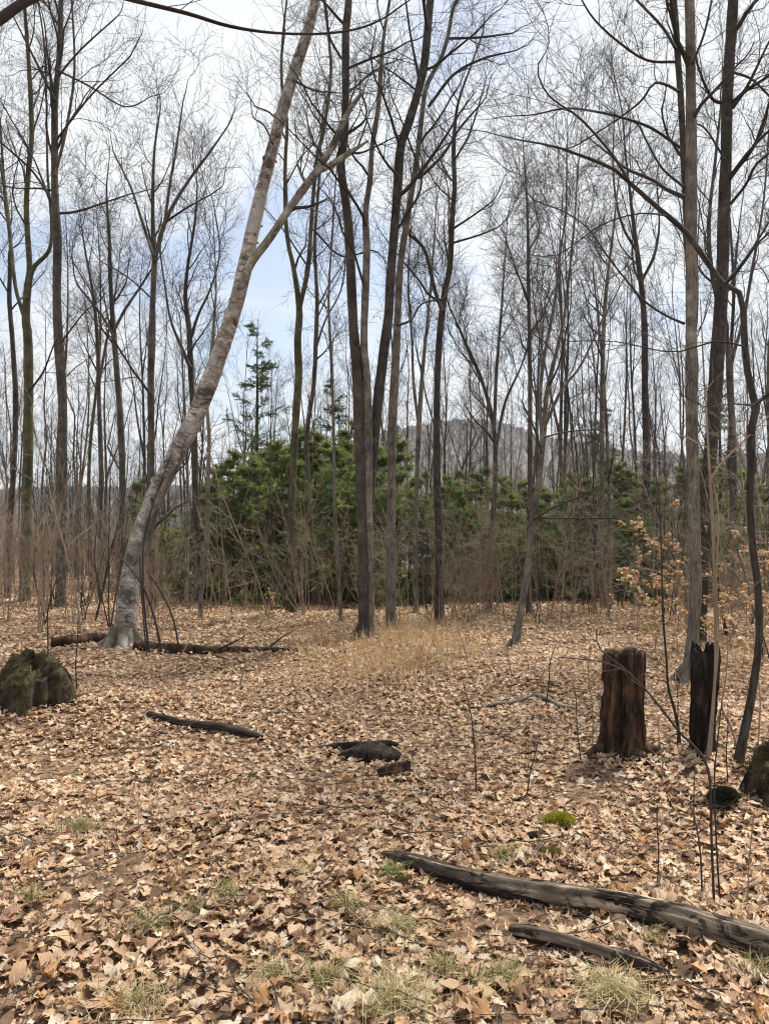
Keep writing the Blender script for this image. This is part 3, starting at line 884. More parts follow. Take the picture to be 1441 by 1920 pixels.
# a tree standing just outside the frame whose limb reaches in at the top left
def overhang_tree():
    g = np.random.default_rng(140)
    gp = np.array([-4.6, 5.4, terrain(-4.6, 5.4)])
    t = thing("overhanging_tree", gp, "dark bare limb reaching in across the top left corner", "tree")
    line = np.array([[gp[0], gp[1], gp[2] - 0.1, 0.15], [-4.65, 5.4, 1.5, 0.12], [-4.55, 5.45, 3.2, 0.11], [-4.6, 5.5, 5.0, 0.1], [-4.75, 5.5, 7.0, 0.07], [-4.6, 5.6, 9.5, 0.03]])
    a = Acc(); p, r = stem_tube(line, a, 12, flare=0.4, g=g); a.build("trunk", M_DARK, t)
    fork = np.array([[-4.58, 5.47, 4.2, 0.06]])
    l1 = np.concatenate([fork, px_line([(-130, 130, 24), (0, 36, 22), (62, -4, 20), (140, -28, 14), (240, -2, 10), (350, 25, 8), (430, 49, 7), (520, 62, 5), (620, 62, 5), (700, 44, 4), (768, 0, 3)], 5.4, 0.9)])
    a = Acc(); p1, r1 = stem_tube(l1, a, 8, g=g, step=0.08); a.build("limb", M_TWIG_DARK, t)
    P, R = resample([p1], [r1], 30)
    a = Acc(); twigs(P[:, 8:], R[:, 8:] * 0.5, a, g, 9, 4, 2, 0.0, 0.0018, 0.14)
    P2, R2 = resample([p], [r], 20)
    crown_mesh(P2, R2, a, (4, 0.88, 0.2, 0.8, 0.05, 5, 4, 0, 1.6), g)
    a.build("crown", M_TWIG_DARK, t)


overhang_tree()


# ------------------------------------------------------------------ background trees: variants copied one by one
def wild_tree(seed, h, r, spec, mat, twig, lean=0.05, fork=0, rmin=0.0036, name="bare_tree"):
    g = np.random.default_rng(seed)
    t = thing(name, (0, 0, 0), "", "tree")
    n = 9
    z = np.linspace(-0.15, h, n)
    wob = np.cumsum(g.normal(0, lean * h / n, (n, 2)), 0)
    rad = r * (1 - 0.88 * (np.linspace(0, 1, n)) ** 1.1)
    line = np.c_[wob[:, 0], wob[:, 1], z, rad]
    line[0, :2] = 0; line[1, :2] *= 0.3
    acc = Acc()
    p, rr = stem_tube(line, acc, 8, step=0.35, flare=0.3, g=g)
    Ps, Rs = [p], [rr]
    for _ in range(fork):
        k = g.integers(3, 6)
        f = [line[k]]
        d = norm(np.array([*g.normal(0, 0.35, 2), 1.0]))
        for j in range(1, 6):
            d = norm(d + g.normal(0, 0.06, 3) + np.array([0, 0, 0.1]))
            f.append(np.array([*(f[-1][:3] + d * (h - line[k, 2]) / 5.6), line[k, 3] * 0.75 * (1 - 0.17 * j)]))
        p, rr = stem_tube(np.array(f), acc, 6, step=0.35, g=g)
        Ps.append(p); Rs.append(rr)
    acc.build("trunk", mat, t)
    P, R = resample(Ps, Rs, 20)
    a = Acc()
    crown_mesh(P, R, a, spec, g, rmin)
    a.build("crown", twig, t)
    return t


def put(root, loc, rz, sc, label=None, cat=None, group=None, first=False):
    """place the source itself or a copy of a thing with its parts"""
    o = root if first else root.copy()
    if not first:
        col.objects.link(o)
        for ch in list(root.children):
            c = ch.copy(); col.objects.link(c); c.parent = o
            for gch in list(ch.children):
                d = gch.copy(); col.objects.link(d); d.parent = c
    o.location = loc
    o.rotation_euler = (0, 0, rz)
    o.scale = (sc, sc, sc) if np.isscalar(sc) else sc
    tag(o, label, cat, group)
    return o


BG = [
    wild_tree(201, 13, 0.085, (12, 0.4, 0.2, 0.6, 0.08, 5, 4, 2, 2.6), M_BARK, M_TWIG, 0.05, 1),
    wild_tree(202, 11, 0.06, (11, 0.4, 0.2, 0.65, 0.08, 5, 4, 2, 2.2), M_BARK, M_TWIG, 0.06, 0),
    wild_tree(203, 14, 0.09, (12, 0.45, 0.2, 0.6, 0.08, 5, 4, 2, 2.6), M_DARK, M_TWIG, 0.04, 2),
    wild_tree(204, 9, 0.045, (11, 0.35, 0.22, 0.6, 0.09, 5, 4, 2, 1.8), M_PALE, M_TWIG, 0.07, 1),
    wild_tree(205, 12, 0.07, (11, 0.4, 0.2, 0.6, 0.08, 5, 4, 2, 2.4), M_SHAG, M_TWIG, 0.06, 1),
    wild_tree(206, 10, 0.052, (11, 0.4, 0.22, 0.55, 0.1, 5, 4, 2, 2.0), M_PALE, M_TWIG, 0.05, 2),
    wild_tree(207, 13, 0.08, (12, 0.5, 0.2, 0.6, 0.08, 5, 4, 2, 2.4), M_GREEN, M_TWIG, 0.05, 0),
]
BG_WORD = ["tall grey", "slim grey", "tall dark", "low pale", "brown", "pale forked", "mossy"]
g = np.random.default_rng(77)
used = set()
n_bg = 0
for zone, (xa, xb, cnt, ya, yb, where) in enumerate([
        (-150, 300, 24, 21, 42, "in the left-hand woods"), (300, 640, 15, 24, 44, "behind the birch and evergreens"), (640, 980, 17, 24, 44, "behind the centre trunks"),
        (980, 1260, 17, 24, 44, "behind the leaning young tree"), (1260, 1600, 18, 19, 42, "in the right-hand woods"),
        (-150, 420, 24, 44, 78, "far back at left"), (420, 820, 16, 46, 78, "far back behind the centre"), (820, 1600, 42, 44, 80, "far back at right")]):
    for i in range(cnt):
        Yd = ya + (yb - ya) * g.uniform(0, 1) ** 0.9
        xp = xa + (xb - xa) * (i + g.uniform(0, 1)) / cnt
        p = at(xp, HOR, Yd)
        k = int(g.integers(0, len(BG)))
        sc = g.uniform(0.72, 1.1)
        if xa == 300:
            sc *= 0.85
        put(BG[k], (p[0], Yd, terrain(p[0], Yd)), g.uniform(0, 6.28), sc, "%s bare tree %s" % (BG_WORD[k], where), "tree",
            "%s bare trees %s" % (BG_WORD[k], where), first=k not in used)
        used.add(k)
for k in range(len(BG)):
    if k not in used:
        for c in list(BG[k].children):
            bpy.data.objects.remove(c)
        bpy.data.objects.remove(BG[k])


# far mass of woods on the falling slope, nobody can count it
def far_woods():
    g = np.random.default_rng(300)
    acc = Acc()
    n = 330
    Yd = 44 + 150 * g.uniform(0, 1, n) ** 1.3
    X = g.uniform(-0.75, 0.75, n) * Yd
    h = g.uniform(8, 14, n)
    zz = terrain(X, Yd)
    P = np.empty((n, 6, 3)); R = np.empty((n, 6))
    for j in range(6):
        f = j / 5
        P[:, j, 0] = X + g.normal(0, 0.12, n) * j; P[:, j, 1] = Yd; P[:, j, 2] = zz - 0.2 + f * h
        R[:, j] = g.uniform(0.08, 0.15, n) * (1 - 0.85 * f)
    tubes(P, R, 4, acc)
    A, ra = grow(P, R, 9, 0.35, 0.98, 0.24, 0.6, 4, 0.08, 0.12, 0.45, 0.016, g)
    tubes(A, ra, 3, acc)
    B2, rb = grow(A, ra, 6, 0.2, 1.0, 0.5, 0.65, 2, 0.06, 0.14, 0.6, 0.011, g)
    tubes(B2, rb, 3, acc)
    tag(acc.build("far_woods", M_TWIG), "grey mass of bare woods far down the slope", "woods", kind="stuff")


far_woods()


# ------------------------------------------------------------------ saplings and brush
def sapling(seed, h, r, k1, mat, name="sapling", stems=1, ang=0.6, rmin=0.0028, k3=4, spread=0.25):
    g = np.random.default_rng(seed)
    acc = Acc()
    Ps, Rs = [], []
    for s_ in range(stems):
        n = 7
        d = norm(np.array([*g.normal(0, spread if stems > 1 else 0.08, 2), 1.0]))
        p = np.array([g.normal(0, 0.05) if stems > 1 else 0, g.normal(0, 0.05) if stems > 1 else 0, -0.08])
        L = h * g.uniform(0.7, 1.05)
        line = [[*p, r]]
        for j in range(1, n):
            d = norm(d + g.normal(0, 0.08, 3) + np.array([0, 0, 0.05]))
            p = p + d * L / (n - 1)
            line.append([*p, max(r * (1 - 0.85 * j / n), rmin)])
        a, b = stem_tube(np.array(line), acc, 5, m=12, lump=0.02, g=g)
        Ps.append(a); Rs.append(b)
    P, R = resample(Ps, Rs, 12)
    A, ra = grow(P, R, k1, 0.2, 0.97, 0.32, ang, 7, 0.05, 0.13, 0.5, rmin, g)
    tubes(A, ra, 3, acc)
    B2, rb = grow(A, ra, k3, 0.2, 1.0, 0.5, 0.65, 4, 0.04, 0.14, 0.6, rmin * 0.8, g)
    tubes(B2, rb, 3, acc)
    return acc.build(name, mat)


SAP = [sapling(400 + i, hh, rr, kk, mt, stems=st) for i, (hh, rr, kk, mt, st) in enumerate([
    (3.2, 0.014, 12, M_TWIG_TAN, 1), (2.3, 0.011, 9, M_TWIG_TAN, 2), (4.6, 0.02, 14, M_TWIG, 1), (1.6, 0.008, 6, M_TWIG_TAN, 4), (2.8, 0.012, 10, M_TWIG, 3), (3.8, 0.016, 13, M_TWIG_TAN, 1),
    (1.2, 0.006, 6, M_TWIG_TAN, 5), (5.5, 0.024, 14, M_TWIG, 1)])]
SAP.append(sapling(420, 2.5, 0.009, 11, M_TWIG_TAN, stems=6, k3=7, spread=0.3, rmin=0.0022))
SAP.append(sapling(421, 3.4, 0.014, 18, M_TWIG_PALE, stems=1, ang=1.3, k3=7, rmin=0.0024))
SAP.append(sapling(422, 1.9, 0.008, 12, M_TWIG_PALE, stems=3, ang=1.1, k3=6, rmin=0.0022))
SAP_WORD = ["tan", "two-stemmed tan", "tall grey", "low many-stemmed tan", "three-stemmed grey", "tall tan", "knee-high brushy", "tallest grey", "dense bushy tan", "level-branched pale", "low spreading pale"]
used = set()
for (xa, xb, cnt, ya, yb, where, kinds) in [
        (-140, 300, 105, 12.5, 26, "in the left-hand brush", [.12, .12, .09, .12, .09, .1, .08, .05, .19, .01, .03]),
        (300, 660, 46, 14.5, 22, "below the left-hand evergreens", [.09, .1, .05, .15, .08, .08, .1, .01, .1, .12, .12]),
        (660, 1000, 60, 14, 22, "behind the centre trunks", [.09, .1, .05, .14, .08, .08, .1, .01, .06, .17, .12]),
        (1000, 1280, 56, 13.5, 22, "before the right-hand evergreens", [.09, .08, .05, .12, .08, .08, .08, .02, .06, .2, .14]),
        (1240, 1560, 52, 9.5, 21, "in the right-hand thicket", [.1, .1, .09, .12, .08, .1, .08, .03, .14, .08, .08])]:
    for i in range(cnt):
        Yd = g.uniform(ya, yb)
        xp = g.uniform(xa, xb)
        p = at(xp, HOR, Yd)
        k = int(g.choice(len(SAP), p=kinds))
        put(SAP[k], (p[0], Yd, terrain(p[0], Yd)), g.uniform(0, 6.28), g.uniform(0.75, 1.25), "%s leafless sapling %s" % (SAP_WORD[k], where), "sapling",
            "%s saplings %s" % (SAP_WORD[k], where), first=k not in used)
        used.add(k)


# ------------------------------------------------------------------ evergreens
def evergreen(seed, H, wide, dens, name="evergreen_tree", col_a=(0.105, 0.165, 0.05), col_b=(0.3, 0.37, 0.12), bottom=0.06, nee=0.095):
    g = np.random.default_rng(seed)
    t = thing(name, (0, 0, 0), "", "evergreen")
    r = 0.012 * H + 0.01
    n = 8
    line = np.c_[np.cumsum(g.normal(0, 0.02, (n, 2)), 0), np.linspace(-0.12, H, n), r * (1 - 0.93 * np.linspace(0, 1, n))]
    acc = Acc(); p, rr = stem_tube(line, acc, 7, m=16, g=g); acc.build("trunk", M_DARK, t)
    nb = int(H / 0.16 * dens)
    tt = bottom + (0.985 - bottom) * g.uniform(0, 1, nb) ** 1.05
    pos = np.stack([np.interp(tt, np.linspace(0, 1, n), line[:, i]) for i in range(3)], -1)
    az = g.uniform(0, 6.28, nb)
    L = wide * (1.0 - tt) ** 0.75 * g.uniform(0.4, 1.3, nb) + 0.12
    el = 0.15 + 0.5 * tt + g.normal(0, 0.12, nb)
    d = np.stack([np.cos(az) * np.cos(el), np.sin(az) * np.cos(el), np.sin(el)], -1)
    m = 7
    A = np.empty((nb, m, 3)); A[:, 0] = pos
    for j in range(1, m):
        d = norm(d + g.normal(0, 0.06, d.shape) - np.array([0, 0, 0.06]))
        A[:, j] = A[:, j - 1] + d * (L / (m - 1))[:, None]
    ra = (0.004 + 0.008 * L)[:, None] * (1 - 0.8 * np.linspace(0, 1, m))[None]
    acc = Acc(); tubes(A, ra, 3, acc)
    B2, rb = grow(A, ra, 12, 0.12, 1.0, 0.5, 0.8, 4, -0.01, 0.08, 0.5, 0.002, g, flat=0.6, lmin=0.14)
    tubes(B2, rb, 3, acc)
    acc.build("branches", M_TWIG_DARK, t)
    # needles along every twig
    k = 44
    nt = len(B2)
    bi = np.repeat(np.arange(nt), k)
    f = g.uniform(0.05, 1.0, len(bi)) * 2.999
    i = f.astype(int); a = (f - i)[:, None]
    q = B2[bi, i] * (1 - a) + B2[bi, i + 1] * a
    d = norm(B2[bi, i + 1] - B2[bi, i])
    v = g.normal(0, 1, q.shape); v[:, 2] *= 0.45
    perp = norm(v - (v * d).sum(-1, keepdims=True) * d)
    dn = norm(0.75 * d + 0.8 * perp)
    side = norm(np.cross(dn, g.normal(0, 1, q.shape)))
    ln = nee * g.uniform(0.6, 1.3, len(q))[:, None]
    w = 0.0058
    V = np.stack([q - side * w, q + side * w, q + dn * ln], 1).reshape(-1, 3)
    tr = np.arange(len(V)).reshape(-1, 3)
    mixv = np.repeat(g.uniform(0, 1, nt), k)[:, None] * 0.7 + g.uniform(0, 0.3, (len(q), 1))
    c = np.asarray(col_a) * (1 - mixv) + np.asarray(col_b) * mixv
    dead = (np.repeat(g.uniform(0, 1, nt), k) < 0.09)[:, None]
    c = np.where(dead, np.array([0.16, 0.10, 0.05]), c)
    acc = Acc().add(V, None, tr, np.repeat(c, 3, 0))
    o = acc.build("needles", M_NEEDLE, t, smooth=False, tint=True)
    o["kind"] = "stuff"
    return t


EV = [evergreen(501, 3.6, 1.25, 2.3), evergreen(502, 4.6, 1.4, 2.2, col_a=(0.12, 0.165, 0.055), col_b=(0.32, 0.365, 0.13)), evergreen(503, 2.6, 1.1, 2.5, col_a=(0.08, 0.15, 0.045), col_b=(0.24, 0.32, 0.1)),
      evergreen(504, 8.5, 1.7, 0.75, name="pine_tree", col_a=(0.05, 0.085, 0.04), col_b=(0.11, 0.16, 0.065), bottom=0.38, nee=0.1)]
EV_WORD = ["bushy young evergreen", "tall young evergreen", "low dark evergreen", "thin-crowned tall pine"]
used = set()
# x of the trunk, depth, row of the top, kind
EVS = [(415, 21, 872, 1), (395, 20, 930, 0), (490, 19.2, 850, 1), (575, 21.8, 806, 1), (640, 20, 830, 1), (680, 19, 880, 0), (432, 20, 850, 1), (468, 18.5, 868, 0), (505, 21, 835, 1), (540, 19, 860, 0), (585, 20.5, 815, 1), (622, 19, 835, 0), (655, 22, 795, 1), (705, 20, 845, 0), (748, 21.5, 820, 1), (790, 20, 890, 0),
       (838, 21, 905, 0), (855, 22, 885, 1), (885, 20.6, 910, 0), (935, 21.6, 895, 1), (985, 22, 905, 1), (1030, 20.4, 920, 0), (1065, 22.4, 890, 1), (1130, 20.8, 905, 0), (1170, 21.4, 885, 1), (1215, 22.2, 890, 1), (872, 19.5, 930, 2), (906, 22, 880, 1), (952, 20, 930, 0), (1002, 21, 938, 0), (1048, 19.5, 945, 2), (1078, 21.5, 915, 0), (1106, 20, 900, 1), (1150, 22, 860, 1), (1185, 20, 930, 0),
       (1232, 21, 905, 0), (1275, 20, 880, 1), (1330, 21, 860, 1), (1395, 19, 890, 0), (1440, 18, 900, 1), (318, 21, 965, 0), (292, 22.5, 985, 2), (355, 22, 985, 2), (405, 19, 960, 2), (566, 17.6, 985, 2), (690, 17.8, 1000, 2),
       (450, 18.2, 905, 0), (530, 20.2, 830, 1), (560, 18.8, 890, 0), (735, 19.2, 880, 0), (820, 19, 960, 0), (920, 18.5, 985, 2), (1025, 18.6, 985, 2), (1130, 18.4, 980, 2), (1210, 18.8, 985, 0), (482, 26, 600, 3), (625, 28, 700, 3), (1125, 27, 760, 3), (1350, 26, 700, 3), (265, 24, 900, 0), (975, 18.5, 1010, 2), (1160, 18.5, 1000, 2)]
EVH = [3.6, 4.6, 2.6, 8.5]
for (x, Yd, top, k) in EVS:
    p = at(x, HOR, Yd)
    z = terrain(p[0], Yd)
    hgt = at(x, top, Yd)[2] - z
    sc = hgt / EVH[k]
    where = "left of the centre trunks" if x < 680 else ("right of the centre trunks" if x < 990 else ("right of the leaning young tree" if x < 1260 else "behind the right-hand trunks"))
    put(EV[k], (p[0], Yd, z), g.uniform(0, 6.28), (max(sc, 0.85) * 1.08, max(sc, 0.85) * 1.08, sc), "%s %s" % (EV_WORD[k], where), "evergreen", "%ss %s" % (EV_WORD[k], where), first=k not in used)
    used.add(k)

# ------------------------------------------------------------------ leaves: shapes
OAK_T = np.array([0, .12, .2, .27, .36, .46, .53, .64, .72, .82, 1.0])
OAK_W = np.array([.01, .03, .20, .21, .07, .33, .32, .08, .27, .14, .02])
MAP_T = np.array([0, .12, .22, .34, .46, .58, .72, .85, 1.0])
MAP_W = np.array([.02, .28, .14, .46, .17, .33, .10, .10, .01])
OVL_T = np.array([0, .2, .4, .6, .8, 1.0])
OVL_W = np.array([.02, .17, .25, .24, .14, .01])


def leaf_shape(T, W, g, curl=1.0):
    """one curled leaf, unit length along x: vertices and quads"""
    k = len(T)
    w = W * g.uniform(0.85, 1.15, k)
    w2 = W * g.uniform(0.85, 1.15, k)
    bend = g.uniform(-2.2, 2.2) * curl
    cup = g.uniform(-1.6, 2.2) * curl
    tw = g.uniform(-1.3, 1.3) * curl
    y = np.stack([-w, np.zeros(k), w2], 1)
    x = np.repeat(T[:, None], 3, 1) - 0.5
    # lobes sweep forward
    x[:, 0] += 0.12 * w / 0.4; x[:, 2] += 0.12 * w2 / 0.4
    z = 0.5 * bend * x ** 2 + cup * y ** 2 + tw * x * y + g.normal(0, 0.045 * curl, (k, 3))
    V = np.stack([x, y, z], -1).reshape(-1, 3)
    i = np.arange(k * 3).reshape(k, 3)
    q = np.concatenate([np.stack([i[:-1, j], i[1:, j], i[1:, j + 1], i[:-1, j + 1]], -1) for j in (0, 1)])
    V[:, 2] -= V[:, 2].mean()
    return V, q


PALETTE = np.array([(0.57, 0.40, 0.26), (0.62, 0.46, 0.315), (0.48, 0.315, 0.195), (0.71, 0.58, 0.44), (0.33, 0.195, 0.117), (0.19, 0.11, 0.068), (0.51, 0.29, 0.145), (0.56, 0.455, 0.345), (0.59, 0.43, 0.25)])
PAL_P = np.array([.22, .16, .18, .07, .13, .08, .06, .05, .05])


def leaf_tints(n, g, patch=None):
    c = PALETTE[g.choice(len(PALETTE), n, p=PAL_P)] * g.uniform(0.84, 1.13, (n, 1))
    return np.clip(c, 0.02, 0.8)


def rot_mats(n, g, tilt):
    yaw = g.uniform(0, 2 * math.pi, n)
    ax = g.uniform(0, 2 * math.pi, n)
    ti = np.abs(g.normal(0, tilt, n))
    ti = np.minimum(ti, 1.35)
    u = np.stack([np.cos(ax), np.sin(ax), np.zeros(n)], -1)
    K = np.zeros((n, 3, 3))
    K[:, 0, 1] = -u[:, 2]; K[:, 0, 2] = u[:, 1]; K[:, 1, 0] = u[:, 2]; K[:, 1, 2] = -u[:, 0]; K[:, 2, 0] = -u[:, 1]; K[:, 2, 1] = u[:, 0]
    Rt = np.eye(3)[None] + np.sin(ti)[:, None, None] * K + (1 - np.cos(ti))[:, None, None] * (K @ K)
    Rz = np.zeros((n, 3, 3)); Rz[:, 0, 0] = np.cos(yaw); Rz[:, 0, 1] = -np.sin(yaw); Rz[:, 1, 0] = np.sin(yaw); Rz[:, 1, 1] = np.cos(yaw); Rz[:, 2, 2] = 1
    return Rt @ Rz


def scatter_leaves(acc, shapes, n, ya, yb, lo, hi, tilt, g, lift=0.04, wide=0.58):
    w = (wide * yb + 0.9)
    Y = np.sqrt(g.uniform(ya ** 2, yb ** 2, n))
    X = g.uniform(-1, 1, n) * (wide * Y + 0.9)
    # heaps and thinner places
    dens = 0.5 + 0.5 * np.sin(X * 3.1 + 1.7 * np.sin(Y * 2.3)) * np.sin(Y * 3.7 + 1.3 * np.sin(X * 2.9))
    keep = g.uniform(0, 1, n) < 0.62 + 0.5 * dens
    X, Y, dens = X[keep], Y[keep], dens[keep]
    n = len(X)
    Z = terrain(X, Y) + 0.008 + lift * g.uniform(0, 1, n) ** 1.5 * (0.5 + dens)
    S = g.uniform(lo, hi, n)
    Rm = rot_mats(n, g, tilt)
    C = leaf_tints(n, g)
    wet = 0.5 + 0.5 * np.sin(X * 1.3 + 2.0 * np.sin(Y * 0.9) + 0.7) * np.sin(Y * 1.6 + 1.1 * np.sin(X * 1.2))
    C *= (0.86 + 0.24 * wet)[:, None]
    which = g.integers(0, len(shapes), n)
    for k, (V, q) in enumerate(shapes):
        s_ = np.where(which == k)[0]
        if not len(s_):
            continue
        vv = np.einsum('nij,vj->nvi', Rm[s_], V) * S[s_, None, None] + np.stack([X[s_], Y[s_], Z[s_]], -1)[:, None, :]
        nv = len(V)
        qq = (q[None] + (np.arange(len(s_)) * nv)[:, None, None]).reshape(-1, 4)
        acc.add(vv.reshape(-1, 3), qq, None, np.repeat(C[s_], nv, 0))
    return n


gl = np.random.default_rng(600)
FRAG_T, FRAG_W = np.array([0, .25, .6, 1.0]), np.array([.12, .3, .22, .16])
SH_NEAR = [leaf_shape(OAK_T, OAK_W * gl.uniform(0.75, 1.1), gl, gl.choice([0.5, 0.8, 1.2, 2.2])) for _ in range(16)] + [leaf_shape(MAP_T, MAP_W, gl, 0.8) for _ in range(3)] \
    + [leaf_shape(OVL_T, OVL_W * gl.uniform(0.8, 1.4), gl, gl.choice([0.6, 1.0, 2.0])) for _ in range(8)] + [leaf_shape(FRAG_T, FRAG_W, gl, 1.2) for _ in range(5)]
SH_MID = [leaf_shape(np.array([0, .25, .45, .7, 1.0]), np.array([.02, .27, .10, .31, .02]), gl, 1.2) for _ in range(10)]
SH_FAR = [leaf_shape(np.array([0, .5, 1.0]), np.array([.05, .38, .05]), gl, 1.3) for _ in range(8)]
acc = Acc()
scatter_leaves(acc, SH_NEAR, 23000, 2.1, 5.0, 0.03, 0.092, 0.27, gl, 0.025)
scatter_leaves(acc, SH_MID, 36000, 5.0, 10.0, 0.035, 0.095, 0.27, gl, 0.025)
scatter_leaves(acc, SH_FAR, 42000, 10.0, 22.0, 0.055, 0.1, 0.3, gl, 0.03)
litter = acc.build("leaf_litter", M_LEAF, tint=True)
tag(litter, "tan and brown fallen oak leaves carpeting the clearing", "leaf litter", kind="stuff")
# the leaves that show largest, each one on its own
variants = []
for k in range(30):
    T_, W_ = (OAK_T, OAK_W * (0.8 + 0.05 * (k % 6))) if k % 5 else (OVL_T, OVL_W)
    V, q = leaf_shape(T_, W_, gl, [0.6, 1.0, 1.8][k % 3])
    variants.append(Acc().add(V, q, None, np.repeat(leaf_tints(1, gl) * 1.08, len(V), 0)).mesh("oak_leaf", M_LEAF, tint=True))
for i in range(300):
    yy = 1915 - 560 * gl.uniform(0, 1) ** 1.25
    xx = gl.uniform(5, 1436)
    p = ground_at(xx, yy)
    o = bpy.data.objects.new("oak_leaf", variants[i % 30])
    col.objects.link(o)
    o.parent = litter
    o.location = (p[0], p[1], p[2] + gl.uniform(0.025, 0.045))
    o.rotation_euler = (gl.normal(0, 0.28), gl.normal(0, 0.28), gl.uniform(0, 6.28))
    s_ = gl.uniform(0.07, 0.125)
    o.scale = (s_, s_, s_)


# ------------------------------------------------------------------ stumps, snag, logs
def wood_stack(name, c0, c1, c2, scale=(30, 30, 2.2), bmp=0.02, moss=None, along=False, rot=0):
    m, n, l, b = new_mat(name)
    ob = coords(n)
    f = noise(n, l, bark_coord(n) if along else ob, 1.0, 6, 0.65, scale, 0.5)
    c = ramp(n, l, f, [(0.33, c0), (0.5, c1), (0.68, c2)])
    f2 = noise(n, l, ob, 5.0, 4)
    c = mixc(n, l, 1.0, c, ramp(n, l, f2, [(0.3, (0.55, 0.5, 0.48)), (0.7, (1.25, 1.2, 1.15))]), 'MULTIPLY')
    if rot:
        f5 = noise(n, l, ob, rot, 5, 0.7, (0.5, 1, 1), 0.8)
        c = mixc(n, l, ramp(n, l, f5, [(0.52, (0, 0, 0)), (0.58, (0.92, 0.92, 0.92))]), c, (0.014, 0.011, 0.009))
    if moss:
        f3 = noise(n, l, ob, 6.5, 5, 0.65)
        ge = n.new("ShaderNodeNewGeometry")
        sp = n.new("ShaderNodeSeparateXYZ"); l.new(ge.outputs["Normal"], sp.inputs[0])
        ma = n.new("ShaderNodeMath"); ma.operation = 'MULTIPLY_ADD'; ma.inputs[1].default_value = 0.28
        l.new(sp.outputs[2], ma.inputs[0]); l.new(f3, ma.inputs[2])
        c = mixc(n, l, ramp(n, l, ma.outputs[0], [(0.58, (0, 0, 0)), (0.72, (0.9, 0.9, 0.9))]), c, moss)
    l.new(c, b.inputs["Base Color"])
    b.inputs["Roughness"].default_value = 0.9
    bump(n, l, b, f, 1.0, bmp)
    return m


M_ROT = wood_stack("rotten_brown_wood", (0.010, 0.007, 0.006), (0.05, 0.029, 0.019), (0.18, 0.105, 0.06), (15, 15, 3.2), 0.06)
M_ROT_IN = wood_stack("crumbly_red_brown_heartwood", (0.03, 0.014, 0.008), (0.09, 0.042, 0.022), (0.16, 0.08, 0.04), (20, 20, 5), 0.03)
M_CHAR = wood_stack("charred_black_wood", (0.006, 0.005, 0.0045), (0.02, 0.016, 0.013), (0.085, 0.066, 0.05), (22, 22, 5), 0.04)
M_MOSSY = wood_stack("mossy_dark_wood", (0.012, 0.009, 0.007), (0.045, 0.032, 0.022), (0.10, 0.075, 0.05), (18, 18, 3), 0.03, moss=(0.075, 0.066, 0.024))
M_LOG = wood_stack("weathered_log_wood", (0.04, 0.032, 0.025), (0.2, 0.162, 0.122), (0.56, 0.46, 0.35), (44, 3, 1), 0.03, along=True, rot=7)
M_LOGBARK = wood_stack("dark_log_bark", (0.014, 0.011, 0.009), (0.045, 0.034, 0.027), (0.11, 0.085, 0.066), (34, 7, 1), 0.04, along=True)
M_MOSS = tinted("moss_tuft", 0.2, 0.9, 40)


